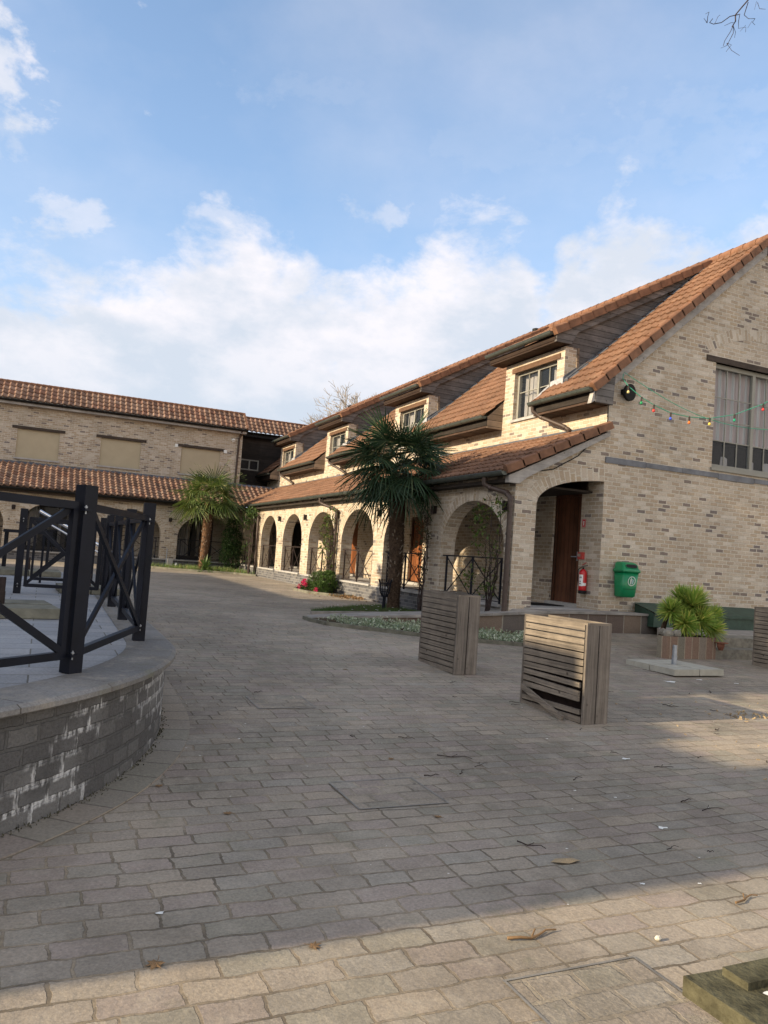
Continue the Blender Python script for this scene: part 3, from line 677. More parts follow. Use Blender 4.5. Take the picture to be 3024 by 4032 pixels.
# arcade downpipes
for yb, yt in ((15.03, 15.75), (26.48, 27.6), (37.65, 39.5)):
    mb = MB(True); swan(mb, (9.5, yt, 3.68), [(9.5, yt, 3.5), (9.6, yt - .1, 3.42), (9.78, yt - .55, 3.3), (9.80, yb, 3.16), (9.80, yb, 3.0), (9.80, yb, .2)], .062)
    for z in (1.2, 2.3): mb.tube([(9.80, yb, z), (9.80, yb, z + .06)], .078, 10)
    P_(mb, 'downpipe', M_PIPE)
# balustrades in the arches
def balustrade(c, h):
    mb = MB(True); x = X0 + .1; z0, z1 = FZ + .09, 1.76
    mb.bar((x, c - h, z1), (x, c + h, z1), .05, .035)
    for y in (c - h * .87, c, c + h * .87): mb.bar((x, y, FZ - .02), (x, y, z1), .045)
    for a, b in ((c - h * .87, c), (c, c + h * .87)):
        mb.bar((x - .012, a, z0), (x - .012, b, z1 - .02), .03, .012, (1, 0, 0)); mb.bar((x + .012, b, z0), (x + .012, a, z1 - .02), .03, .012, (1, 0, 0))
    mb.bar((x, c - h, z0 - .03), (x, c + h, z0 - .03), .03, .02)
    return mb
for c, h in zip(ARCH, HW): P_(balustrade(c, h), 'balustrade', M_IRON if c < 22 else M_IRONB)
for x, z in ((17.4, 10.9),):
    for y in (25.6, 47.0 - 1.0):
        mb = MB(True); mb.tube([(x, y, z - .2), (x, y, z + .28)], .1, 14); mb.tube([(x, y, z + .14), (x, y, z + .26)], .15, 14); P_(mb, 'roof_vent', M_BLACK)
adopt(wing, W_)

# ---- far building
far = tag(empty('hotel_block', bw((3, 42, .5))), 'far two storey buff brick block closing the courtyard with orange pantile roofs and blinds', 'building')
F_ = []
YF, YU = 41.4, 43.9
FA = [8.02, 4.15, .5, -3.25, -7.0, -10.7]
mb = MB(True)
columns(mb, 'y', YF, YF + .42, -14, X0 + .42, FZ - .02, 3.62, [(c - 1.5, c + 1.5, FZ - .02, ell(c, 1.5, 1.95, 1.15)) for c in FA]); P_(mb, 'arcade_wall', M_BRICK, F_)
for c in FA[:5]:
    mb = MB(True); arch_ring(mb, 'y', YF, c, 1.5, 1.95, 1.15); P_(mb, 'arch', M_BRICK, F_)
WIN = [(-1.62, .42, 5.40, 6.90), (2.46, 4.55, 5.43, 6.93), (6.72, 8.9, 5.46, 6.96), (-5.8, -3.7, 5.4, 6.9), (-10, -7.9, 5.4, 6.9)]
mb = MB(True); columns(mb, 'y', YU, YU + .3, -14, 10.12, 3.3, 8.3, [(a, b, c, d) for a, b, c, d in WIN])
columns(mb, 'y', YU, YU + .3, -14, 12.4, FZ, 3.3, [(-1.2, 1.75, FZ, 3.1), (6.5, 8.85, FZ, 3.1), (2.2, 3.4, FZ, 3.1)]); mb.box(9.82, YU + .3, 3.3, 10.12, 47, 8.3)
P_(mb, 'upper_wall', M_BRICK, F_)
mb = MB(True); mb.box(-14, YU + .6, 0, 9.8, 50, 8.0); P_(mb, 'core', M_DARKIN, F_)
for i, (a, b, c, d) in enumerate(WIN):
    mb = MB(True); mb.box(a, YU + .07, c, b, YU + .1, d); P_(mb, 'window_blind', M_BLIND, F_); mb = MB(); mb.box(a, YU + .055, c, b, YU + .068, c + .035); mb.box(a, YU + .05, c + .04, a + .03, YU + .068, d); mb.box(b - .03, YU + .05, c + .04, b, YU + .068, d); P_(mb, 'blind_rail', M_FRAME, F_)
    mb = MB(True); mb.box(a - .25, YU - .05, d, b + .25, YU + .1, d + .14); P_(mb, 'lintel', M_LINTEL, F_)
    mb = MB(True); mb.box(a - .08, YU - .08, c - .08, b + .06, YU + .1, c); P_(mb, 'window_sill', M_COPING, F_)
mb = MB(True); mb.box(6.35, YU - .06, 6.9, 6.5, YU + .02, 7.08); mb.box(9.08, YU - .06, 6.88, 9.26, YU + .02, 7.06); P_(mb, 'blind_bracket', M_WHITE, F_)
mb = MB(True); tiles(mb, (-14, 41.06, 3.72), (1, 0, 0), (0, 2.85, 1.4), (0, -1.4, 2.85), 24.1 + 2.3, math.hypot(2.85, 1.4), .288, .353, .075, .045, p_far, 8); P_(mb, 'lean_to_roof', M_TILEO, F_)
mb = MB(True); mb.box(-14, YU - .04, 5.06, 12.4, YU - .0, 5.2); mb.prism([(YU - .16, 5.08), (YU - .02, 5.2), (YU - .02, 5.1)], 'x', -14, 12.4); P_(mb, 'roof_flashing', M_LEAD, F_)
mb = MB(True); tiles(mb, (-14, 43.55, 8.34), (1, 0, 0), (0, 1.1, 1.02), (0, -1.02, 1.1), 24.25, 1.5, .288, .353, .075, .045, p_far, 8); P_(mb, 'upper_roof', M_TILEO, F_)
mb = MB(True)
k = 0; x = -13.9
while x < 10.2: mb.tube([(x, 44.68, 9.42), (x + .3, 44.68, 9.42)], [.075, .06], 8); x += .288
mb.box(-14, 44.6, 9.3, 10.25, 44.75, 9.4); mb.face([(-14, 44.7, 9.38), (10.2, 44.7, 9.38), (10.2, 47, 9.1), (-14, 47, 9.1)])
mb.obox((10.27, 44.12, 8.87), (0, 1.1, 1.02), (1, 0, 0), (0, -1.02, 1.1), .78, .05, .1)
P_(mb, 'ridge_tiles', M_CLAYV, F_)
mb = MB(True); gutter(mb, (-14, 43.48, 8.30), (10.3, 43.48, 8.30), .09); gutter(mb, (-14, 40.98, 3.68), (9.5, 40.98, 3.68), .09); P_(mb, 'gutter', M_BLACK, F_)
mb = MB(True); mb.box(-14, 43.55, 8.08, 10.25, YU, 8.2); mb.box(-14, 43.57, 8.2, 10.2, 43.63, 8.44); P_(mb, 'soffit', M_BARGE, F_)
mb = MB(True); mb.box(-14, 41.1, 3.48, X0, YF + .0, 3.56); mb.box(-14, 41.1, 3.56, X0, 41.16, 3.84); P_(mb, 'soffit', M_LINTEL, F_)
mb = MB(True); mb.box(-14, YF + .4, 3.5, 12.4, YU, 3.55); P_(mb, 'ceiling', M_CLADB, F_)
mb = MB(True); mb.tube([(9.95, 43.5, 8.22), (9.95, 43.75, 8.0), (9.9, 43.84, 7.8), (9.86, 43.84, 5.0)], .06, 10)
for z in (5.6, 7.1): mb.tube([(9.89, 43.84, z), (9.89, 43.84, z + .06)], .075, 10)
P_(mb, 'downpipe', M_PIPE, F_)
mb = MB(True); mb.box(-14, YF, -.6, X0 + .02, YU, FZ - .03); P_(mb, 'plinth', M_DARKBLK, F_)
mb = MB(True); mb.box(-14, YF - .08, FZ - .03, X0 - .075, YF + .0, FZ + .02); mb.box(-14, YF + .43, FZ - .03, X0, YU, FZ); 
P_(mb, 'coping', M_COPING, F_)
def bal_y(c, h):
    mb = MB(True); y = YF + .12; z0, z1 = FZ + .1, 1.76
    mb.bar((c - h, y, z1), (c + h, y, z1), .05, .035)
    for x in (c - h * .87, c, c + h * .87): mb.bar((x, y, FZ - .02), (x, y, z1), .04)
    for a, b in ((c - h * .87, c), (c, c + h * .87)):
        mb.bar((a, y - .012, z0), (b, y - .012, z1), .028, .012, (0, 1, 0)); mb.bar((b, y + .012, z0), (a, y + .012, z1), .028, .012, (0, 1, 0))
    mb.bar((c - h, y, z0), (c + h, y, z0), .03, .02)
    return mb
for c in FA[:5]: P_(bal_y(c, 1.5), 'balustrade', M_IRON, F_)
for (a, b, muls) in ((-1.2, 1.75, (-.2, .9)), (6.5, 8.85, (7.72,)), (2.2, 3.4, ())):
    mb = MB(True); y = YU + .1
    xs_ = [a] + [v for v in muls] + [b - .12]
    for i, x in enumerate(xs_): mb.box(x, y, FZ, x + (.24 if x in muls else .12), y + .08, 3.1)
    for x0, x1 in zip(xs_, xs_[1:]):
        wd = .24 if x0 in muls else .12
        mb.box(x0 + wd, y, FZ, x1, y + .08, FZ + .22); mb.box(x0 + wd, y, 2.95, x1, y + .08, 3.1)
    P_(mb, 'window_frame', M_FRAMED, F_)
    mb = MB(True); mb.face([(a, y + .05, FZ + .1), (b, y + .05, FZ + .1), (b, y + .05, 3.05), (a, y + .05, 3.05)]); P_(mb, 'window_glass', M_GLASS, F_)
    mb = MB(True); n = 16
    for q0, q1 in (((a + .5), (a + 1.1)), ((b - 1.0), (b - .65))):
        row = [(q0 + (q1 - q0) * k / n, y + .3 + .04 * math.sin(k * 1.7)) for k in range(n + 1)]
        for (xa, ya), (xb, yb) in zip(row, row[1:]): mb.face([(xa, ya, FZ + .1), (xb, yb, FZ + .1), (xb, yb, 3.0), (xa, ya, 3.0)])
    P_(mb, 'curtain', M_CURT, F_)
# dark timber link behind
mb = MB(True); columns(mb, 'y', 46.6, 46.8, 10.1, 18, 4.8, 8.6, [(10.68, 11.87, 6.33, 7.0)]); mb.box(10.1, 44.4, 4.8, 10.16, 46.6, 8.25); P_(mb, 'timber_wall', M_CLADB, F_)
mb = MB(True); tiles(mb, (10.1, 46.25, 8.66), (1, 0, 0), (0, 1.1, 1.0), (0, -1.0, 1.1), 7.6, 1.45, .288, .353, .075, .045, p_far, 8); P_(mb, 'link_roof', M_TILEO, F_)
mb = MB(True); x = 10.15
while x < 17.7: mb.tube([(x, 47.35, 9.70), (x + .3, 47.35, 9.70)], [.075, .06], 8); x += .288
mb.box(10.15, 47.3, 9.5, 17.7, 47.4, 9.69); P_(mb, 'ridge_tiles', M_CLAYV, F_)
mb = MB(True); gutter(mb, (10.2, 46.18, 8.62), (17.5, 46.18, 8.62), .08); mb.box(10.16, 46.25, 8.36, 17.6, 46.3, 8.58); P_(mb, 'gutter', M_BLACK, F_)
mb = MB(True)
for x in (10.68, 11.24, 11.79): mb.box(x, 46.62, 6.33, x + .08, 46.7, 7.0)
for z in (6.33, 6.92): mb.box(10.76, 46.62, z, 11.24, 46.7, z + .08); mb.box(11.32, 46.62, z, 11.79, 46.7, z + .08)
P_(mb, 'window_frame', M_FRAME, F_)
mb = MB(True); mb.face([(10.76, 46.66, 6.41), (11.79, 46.66, 6.41), (11.79, 46.66, 6.92), (10.76, 46.66, 6.92)]); P_(mb, 'window_glass', plain('dark glass', (.015, .017, .02), .25, .25), F_)
adopt(far, F_)

# ---- added unseen building left of the view, roof stepped to shape the yard's shade
opp = tag(empty('added_shade_wing', (-10, 15, 0)), 'added shade-casting low brick wing with a brown tiled roof, unseen beyond the left of the view', 'building')
O_ = []
for (ya, yb, zr) in ((2.72, 4.3, 7.45), (4.3, 5.2, 6.8), (5.2, 5.9, 7.0), (5.9, 30.0, 7.36)):
    mb = MB(); mb.prism([(-15.8, -.2), (-9.3, -.2), (-9.3, zr - 2.5), (-12.0, zr - .12), (-13.0, zr - .12), (-15.8, zr - 2.5)], 'y', ya, yb); P_(mb, 'wall', M_BRICK, O_)
    mb = MB(); mb.prism([(-9.0, zr - 2.75), (-9.0, zr - 2.65), (-12.0, zr), (-13.0, zr), (-16.1, zr - 2.65), (-16.1, zr - 2.75), (-13.0, zr - .11), (-12.0, zr - .11)], 'y', ya + .001, yb); P_(mb, 'roof', M_TILE, O_)
adopt(opp, O_)

# ================================================================== TERRACE (left)
TZ = .70; CC = (-2.80, 7.28); CR = 3.89
def arc(r, a0, a1, n): return [(CC[0] + r * math.cos(rad(a0 + (a1 - a0) * k / n)), CC[1] + r * math.sin(rad(a0 + (a1 - a0) * k / n))) for k in range(n + 1)]
def outline(d, ang0=-130, yend=20.0):
    pts = arc(CR + d, ang0, 0, 44)
    y = 7.6
    while y < yend: pts.append((CC[0] + CR + d + .012 * (y - 7.28), y)); y += .5
    pts.append((CC[0] + CR + d + .012 * (yend - 7.28), yend)); return pts
def strip(mb, A, B, za, zb_, smooth=True, vscale=None):
    acc = 0
    for i in range(len(A) - 1):
        L = math.hypot(A[i + 1][0] - A[i][0], A[i + 1][1] - A[i][1])
        a0, a1 = za if isinstance(za, tuple) else (za, za)
        P = [(A[i][0], A[i][1], za), (A[i + 1][0], A[i + 1][1], za), (B[i + 1][0], B[i + 1][1], zb_), (B[i][0], B[i][1], zb_)]
        hv = max(abs(zb_ - za), math.hypot(A[i][0] - B[i][0], A[i][1] - B[i][1]))
        mb.face(P, [(acc, za if abs(zb_ - za) > .01 else 0.01), (acc + L, za if abs(zb_ - za) > .01 else 0.01), (acc + L, zb_ if abs(zb_ - za) > .01 else hv), (acc, zb_ if abs(zb_ - za) > .01 else hv)], smooth)
        acc += L
ter = tag(empty('terrace', (-2.8, 7.3, 0)), 'raised round terrace with grey block wall and bluestone paving at the left', 'terrace')
T_ = []
w0 = outline(0); c1, c2, ci = outline(.055), outline(.045), outline(-.33)
mb = MB(); strip(mb, w0, w0, -.2, TZ - .060); P_(mb, 'retaining_wall', M_TERBLK, T_)
mb = MB(); cm = outline(.075)
strip(mb, w0, c1, TZ - .061, TZ - .060); strip(mb, c1, cm, TZ - .060, TZ - .048); strip(mb, cm, cm, TZ - .048, TZ - .020); strip(mb, cm, c2, TZ - .020, TZ - .002); strip(mb, c2, ci, TZ - .002, TZ)
P_(mb, 'coping', M_CAPD, T_)
mb = MB(); mb.face([(x, y, TZ - .004) for x, y in ci] + [(-6.9, 20, TZ - .004), (-6.9, 5, TZ - .004)]); P_(mb, 'paving', M_SLAB, T_)
mb = MB()
for k in range(3): mb.box(-7, 20 + k * .35, .2, 1.15, 20.35 + k * .35, TZ - .06 - .16 * k)
P_(mb, 'steps', M_CONC, T_)
adopt(ter, T_)
# edging stones round its foot
mb = MB(); a_, b_ = outline(.0), outline(.24)
acc = 0
for i in range(len(a_) - 1):
    L = math.hypot(b_[i + 1][0] - b_[i][0], b_[i + 1][1] - b_[i][1])
    P = [a_[i], a_[i + 1], b_[i + 1], b_[i]]
    mb.face([(x, y, gz(x, y) + .012) for x, y in P], [(acc, .05), (acc + L, .05), (acc + L, .3), (acc, .3)])
    P2 = [b_[i], b_[i + 1]]; mb.face([(P2[0][0], P2[0][1], gz(*P2[0]) + .012), (P2[1][0], P2[1][1], gz(*P2[1]) + .012), (P2[1][0], P2[1][1], gz(*P2[1]) - .03), (P2[0][0], P2[0][1], gz(*P2[0]) - .03)]); acc += L
tag(mb.build('kerb', M_EDGE), kind='structure')

# railing: posts and panels
def post(p, ang, h=1.235, s=.1):
    e = empty('railing_post', (p[0], p[1], TZ))
    u = (math.cos(ang), math.sin(ang), 0); v = (-math.sin(ang), math.cos(ang), 0)
    mb = MB(); mb.obox((0, 0, h / 2 - .0), u, v, (0, 0, 1), s / 2, s / 2, h / 2); kid(mb.build('post', M_IRON), e)
    for z in (.12, 1.07):
        mb = MB(); c = Vector(u) * -(s / 2 + .03) + Vector((0, 0, z)); c = Vector((0, -(s / 2 + .02), z))
        mb.obox(c, u, v, (0, 0, 1), .028, .028, .008); kid(mb.build('bracket', M_IRON), e); mb = MB(); mb.tube([c + Vector((0, 0, -.028)), c + Vector((0, 0, .03))], .006, 6); mb.tube([c + Vector((0, 0, .012)), c + Vector((0, 0, .022))], .012, 6); kid(mb.build('bolt', M_GALV), e)
    return e
def panel(p, q, z0=.10, z1=1.12, inset=.1):
    p, q = Vector((p[0], p[1], 0)), Vector((q[0], q[1], 0)); d = (q - p).normalized(); a = p + d * inset; b = q - d * inset; n = d.cross(Vector((0, 0, 1)))
    e = empty('crossed_railing', ((p.x + q.x) / 2, (p.y + q.y) / 2, TZ)); L = e.location
    def K(v, z): return Vector((v.x - L.x, v.y - L.y, z))
    for z, nm in ((z1 - .025, 'top_rail'), (z0 + .02, 'bottom_rail')):
        mb = MB(); mb.bar(K(a, z), K(b, z), .045, .05); kid(mb.build(nm, M_IRON), e)
    for v in (a, b):
        mb = MB(); mb.bar(K(v, z0), K(v, z1), .04, .04, n); kid(mb.build('stile', M_IRON), e)
    for s_, (u, v) in enumerate(((a, b), (b, a))):
        mb = MB(); o = n * (.012 if s_ else -.012); mb.bar(K(u, z0 + .04) + o, K(v, z1 - .04) + o, .045, .022, n); kid(mb.build('brace', M_IRON), e)
    return e
ZP, A_, B_, C_, D_, E_ = (-1.04, 4.22), (.25, 5.47), (.87, 7.22), (.90, 9.04), (.93, 12.3), (-.26, 12.44)
D2 = (.915, 10.7)
G_ = 'black railing posts round the terrace'
specs = [(ZP, rad(-60), 'black square railing post on the terrace edge just outside the left of the photo'),
         (A_, rad(35), 'tallest looking black square railing post, nearest the camera on the terrace coping'),
         (B_, rad(0), 'black railing post at the outermost curve of the terrace, right of the nearest cross'),
         (C_, rad(0), 'black railing post straight behind the nearest crossed panel on the terrace edge'),
         (D2, rad(0), 'third black railing post back along the straight terrace edge'),
         (D_, rad(0), 'black railing post at the far corner of the terrace opening, by the steel handrail'),
         (E_, rad(0), 'black post behind and left of the tall front post, holding the gate panels')]
for p, a, l in specs: tag(post(p, a), l, 'post', G_)
G_ = 'black crossed railing panels of the terrace'
for p, q, l in ((ZP, A_, 'black railing panel with large cross running out of the left side of the photo'),
                (A_, B_, 'nearest complete black crossed railing panel between the tall post and the curve of the terrace'),
                (B_, C_, 'black crossed panel right behind the outermost post of the terrace'),
                (C_, D2, 'black crossed panel second along the straight terrace edge'),
                (D2, D_, 'farthest black crossed panel along the straight terrace edge'),
                (E_, D_, 'nearer of the two black crossed gate panels across the terrace'),
                ((-.2, 14.3), (.95, 14.3), 'farther of the two black crossed gate panels across the terrace')):
    tag(panel(p, q, z0=.10 if l[0] == 'b' or l[0] == 'n' else .1), l, 'railing', G_)
tag(post((.97, 14.3), 0), 'black post holding the farther gate panel on the terrace', 'post', 'black railing posts round the terrace')
tag(post((-.3, 14.3), 0), 'black post at the left end of the farther gate panel', 'post', 'black railing posts round the terrace')
# steel handrail
e = tag(empty('handrail', (.6, 15.2, TZ)), 'double polished steel handrail sloping down behind the railing', 'handrail')
def hb(y): return [Vector((-.07 - .6, y - 15.2, 1.99 - TZ)), Vector((1.33 - .6, y - 15.2, 1.26 - TZ))]
mb = MB(); a, b = hb(15.2); mb.tube([a, b, b + Vector((.05, 0, -.08))], .03, 12); kid(mb.build('upper_rail', M_STEEL), e)
mb = MB(); o = Vector((0, .02, -.13)); mb.tube([a + o, b + o], .018, 10); kid(mb.build('lower_rail', M_STEEL), e)
for t in (.08, .5, .92):
    mb = MB(); c = a.lerp(b, t); mb.bar((c.x, c.y + .01, -.3), (c.x, c.y + .01, c.z - .03), .04); kid(mb.build('handrail_post', M_IRON), e)
# dark steel table frames far on the terrace
for cx, cy, l in ((-.28, 19.3, 'dark steel terrace table behind the gate panels'), (-1.35, 18.6, 'dark steel terrace table farther left, half out of the photo')):
    e = tag(empty('terrace_table', (cx, cy, TZ)), l, 'table', 'dark steel tables on the terrace')
    mb = MB(); mb.box(-.5, -.4, .86, .5, .4, .93); kid(mb.build('table_top', M_IRON), e)
    for x in (-.44, .44):
        for y in (-.34, .34):
            mb = MB(); mb.box(x - .03, y - .03, 0, x + .03, y + .03, .86); kid(mb.build('leg', M_IRON), e)
# parasol bases: four slabs on a frame with a post stub
def parasol(loc, ang, half, h, stub, stub_h, stub_m, slab_m, label, gap=.008, inv=(1, 1, 1, 1)):
    e = tag(empty('parasol_base', loc), label, 'parasol base', 'parasol bases of four paving slabs'); e.rotation_euler = (0, 0, ang)
    for i, (sx_, sy_) in enumerate(((1, 1), (1, -1), (-1, 1), (-1, -1))):
        if not inv[i]: continue
        mb = MB(); dz = R.uniform(-.008, .008)
        x0, x1 = sorted((sx_ * gap, sx_ * half)); y0, y1 = sorted((sy_ * gap, sy_ * half)); mb.box(x0, y0, .004, x1, y1, h + dz)
        kid(mb.build('slab', slab_m), e)
    mb = MB(); mb.box(-half * .7, -.03, .003, half * .7, .03, h - .03); kid(mb.build('steel_cross', M_IRONB), e)
    mb = MB(); mb.tube([(0, 0, h - .02), (0, 0, h + stub_h * .45)], stub * 1.15, 12); mb.tube([(0, 0, h + stub_h * .45), (0, 0, h + stub_h)], stub, 12); kid(mb.build('post_stub', stub_m), e)
    return e
parasol((9.08, 9.09, gz(9, 9) + .002), rad(1), .5, .10, .036, .29, M_GALV, M_CONC, 'parasol base of four slabs with a galvanised stub in front of the yucca bed')
parasol((-.34, 9.28, TZ), rad(9), .52, .115, .034, .28, M_IRONB, M_CONCD, 'mossy parasol base with a rusty stub on the near terrace paving')
parasol((-.2, 17.9, TZ), rad(2), .62, .115, .034, .25, M_IRONB, M_CONCD, 'parasol base of grey slabs far back on the terrace')
parasol((.75, 13.2, TZ), rad(3), .45, .1, .034, .2, M_IRONB, M_CONCD, 'dark parasol base beside the gate opening of the terrace')

# ================================================================== PLANTERS of slats
def planter(loc, ang, label, broken=False):
    e = tag(empty('slatted_planter', loc), label, 'planter', 'tall slatted wooden planters'); e.rotation_euler = (0, 0, ang)
    Wd, Ln, H = .335, .94, 1.0          # x: 0..Wd, y: 0..Ln ; slats on the -x and +x faces
    n = 14; ph = H / n
    for side, x0, x1 in ((0, 0, .026), (1, Wd - .026, Wd)):
        for k in range(n):
            z0 = k * ph + .013; z1 = (k + 1) * ph - (.001 if k < n - 1 else -.0)
            y0, y1 = .0 if side == 0 else .0, Ln
            mb = MB()
            if broken and side == 0 and k in (1, 2, 3, 4, 5):
                if k == 2:   # slat hanging loose at the near end
                    mb.bar((-.022, Ln - .02, z0 + .07), (-.10, .16, .03), .026, .058); kid(mb.build('slat', M_SLAT), e); continue
                out = {1: .004, 3: .03, 4: .028, 5: .018}[k]; dr = {1: .006, 3: -.004, 4: -.022, 5: -.010}[k]
                mb.bar((.013, Ln - .01, (z0 + z1) / 2), (.013 - out, .03, (z0 + z1) / 2 + dr), .026, z1 - z0 - .008); kid(mb.build('slat', M_SLAT), e); continue
            mb.box(x0, y0 + (.0 if side else .012), z0, x1, y1, z1); kid(mb.build('slat', M_SLAT), e)
    for y0, y1 in ((-.026, 0.0), (Ln, Ln + .026)):
        for x0, x1 in ((0, Wd / 2 - .009), (Wd / 2 + .009, Wd)):
            mb = MB(); mb.box(x0, y0, 0, x1, y1, H + .001); kid(mb.build('end_board', M_SLATV), e)
    mb = MB()
    for a in ((0, -.026, .03, Ln + .026), (Wd - .03, -.026, Wd, Ln + .026), (.03, -.026, Wd - .03, .014), (.03, Ln - .014, Wd - .03, Ln + .026)): mb.box(a[0], a[1], H + .001, a[2], a[3], H + .022)
    kid(mb.build('rim', M_SLAT), e)
    mb = MB(); mb.box(.13, .03, .02, Wd - .05, Ln - .03, H - .25); kid(mb.build('liner', M_IRONB), e)
    return e
planter((5.12, 6.33, gz(5, 6.3)), rad(5), 'nearest slatted wooden planter, its lower slats broken loose', True)
planter((4.97, 8.72, gz(5, 8.8)), rad(1), 'intact slatted wooden planter standing in front of the stone ramp wall')
planter((11.38, 8.68, gz(11.4, 9.2)), rad(-2), 'slatted wooden planter at the right edge of the photo')

# ================================================================== RAMP AND BEDS
def ribbon(name, front, back, m_top, m_wall, label, cat, zb=-.2, cap=.045):
    e = tag(empty(name, (front[0][0], front[0][1], 0)), label, cat); objs = []
    mb = MB()
    for i in range(len(front) - 1): mb.face([front[i], front[i + 1], back[i + 1], back[i]])
    for i in range(len(front) - 1):
        a, b = front[i], front[i + 1]; d = Vector((b[0] - a[0], b[1] - a[1], 0)).normalized(); nn = Vector((d.y, -d.x, 0)) * .03
        f = [Vector(a) + nn, Vector(b) + nn]; mb.face([f[0], f[1], Vector(b), Vector(a)]); mb.face([f[0] - Vector((0, 0, cap)), f[1] - Vector((0, 0, cap)), f[1], f[0]]); mb.face([f[0] - Vector((0, 0, cap)), f[1] - Vector((0, 0, cap)), Vector(b) - Vector((0, 0, cap)), Vector(a) - Vector((0, 0, cap))])
    objs.append(mb.build('walking_surface', m_top))
    mb = MB(); acc = .1
    for i in range(len(front) - 1):
        a, b = front[i], front[i + 1]; L = math.hypot(b[0] - a[0], b[1] - a[1]); mb.face([(a[0], a[1], zb), (b[0], b[1], zb), (b[0], b[1], b[2] - cap), (a[0], a[1], a[2] - cap)], [(acc, .1), (acc + L, .1), (acc + L, 1), (acc, 1)]); acc += L
    for i in range(len(back) - 1):
        a, b = back[i], back[i + 1]; mb.face([(a[0], a[1], zb), (b[0], b[1], zb), b, a])
    objs.append(mb.build('side_wall', m_wall)); adopt(e, objs); return e
FR = [(4.72, 13.95, .35), (5.05, 14.0, .375), (5.62, 13.79, .43), (6.3, 13.62, .48), (6.95, 13.38, .53), (7.5, 13.02, .60), (8.0, 12.66, .67), (8.45, 12.42, .73), (9.0, 12.3, .78), (9.7, 12.27, .80), (10.4, 12.28, .812), (11.1, 12.3, .815), (11.7, 12.32, .815), (12.0, 12.36, .80)]
BK = [(4.9, 14.5, .35), (5.25, 14.65, .372), (6.0, 14.75, .42), (6.8, 14.7, .47), (7.5, 14.5, .52), (8.0, 14.2, .58), (8.36, 13.9, .65), (8.38, 13.4, .72), (8.5, 12.76, .77), (9.7, 12.76, .80), (10.4, 12.76, .808), (11.1, 12.76, .81), (11.7, 12.76, .81), (12.0, 12.76, .80)]
ribbon('entrance_ramp', FR, BK, M_CAP, M_WALLSTONE, 'curved ramp with sandstone slab side leading up to the dark porch door', 'ramp')
# bed with silvery ground cover in front of the ramp
KP = [(4.61, 13.80), (4.60, 13.35), (4.72, 12.88), (5.05, 12.6), (5.34, 12.38), (6.05, 11.85), (6.8, 11.38), (7.61, 11.05), (8.4, 10.95), (9.0, 11.2), (9.5, 11.7), (9.9, 12.1), (10.3, 12.24)]
def kerb_line(name, pts, wdt=.06, h=.07, mat=M_CAP, label=None):
    mb = MB()
    for a, b in zip(pts, pts[1:]):
        mb.bar((a[0], a[1], gz(*a) + h / 2 - .02), (b[0], b[1], gz(*b) + h / 2 - .02), wdt, h + .03)
    return tag(mb.build(name, mat), kind='structure')
kerb_line('kerb', KP, mat=M_CONCD)
mb = MB(); fr2 = [(p[0], p[1]) for p in FR[1:11]][::-1]; mb.face([(x, y, gz(x, y) + .02) for x, y in KP + fr2]); tag(mb.build('soil', M_SOIL), kind='structure')
def inpoly(x, y, P):
    c = False; j = len(P) - 1
    for i in range(len(P)):
        if (P[i][1] > y) != (P[j][1] > y) and x < (P[j][0] - P[i][0]) * (y - P[i][1]) / (P[j][1] - P[i][1]) + P[i][0]: c = not c
        j = i
    return c
def leafquad(mb, c, d, up, L, W, fold=.3, droop=0):
    d = Vector(d).normalized(); s_ = d.cross(Vector(up))
    if s_.length < 1e-3: s_ = d.cross(Vector((1, 0, 0)))
    s_.normalize(); n = s_.cross(d); c = Vector(c)
    i = len(mb.v); P = [c, c + d * L * .45 + s_ * W / 2 + n * fold * W, c + d * L - Vector((0, 0, droop)), c + d * L * .45 - s_ * W / 2 + n * fold * W]
    mb.v += [tuple(p) for p in P]; mb.f.append((i, i + 1, i + 2, i + 3)); mb.uv.append([(0, 0)] * 4); mb.sm.append(False)
def rv(): 
    while True:
        v = Vector((R.uniform(-1, 1), R.uniform(-1, 1), R.uniform(-1, 1)))
        if .05 < v.length < 1: return v.normalized()
poly = KP + fr2; mb = MB(); cnt = 0
while cnt < 6500:
    x, y = R.uniform(4.6, 9.6), R.uniform(10.9, 14.0)
    if not inpoly(x, y, poly): continue
    near = min(math.hypot(x - p[0], y - p[1]) for p in KP)
    if near < .12 and R.random() < .9 or x < 5.0: cnt += 0; 
    if near < .10 or x < 5.0: 
        if R.random() < .95: cnt += .05; continue
    dw = min(math.hypot(x - (p[0] + (q[0] - p[0]) * f), y - (p[1] + (q[1] - p[1]) * f)) for p, q in zip(FR, FR[1:]) for f in (0, .5))
    if dw < .42 + .12 * math.sin(x * 5): cnt += .2; continue
    if y > 12.9 + .6 * math.sin(x * 3) * .2 and x > 5.9 and R.random() < .6: cnt += .3; continue
    v = rv(); v.z = abs(v.z) * .8 + .1; hgt = .02 + .08 * R.random() * (1 + .5 * math.sin(x * 7) * math.sin(y * 6))
    leafquad(mb, (x, y, gz(x, y) + hgt), v, (0, 0, 1), R.uniform(.04, .075), R.uniform(.025, .04)); cnt += 1
tag(mb.build('ground_cover', M_SILVER), 'silvery green ground cover plants in the bed along the ramp', 'ground cover', kind='stuff')
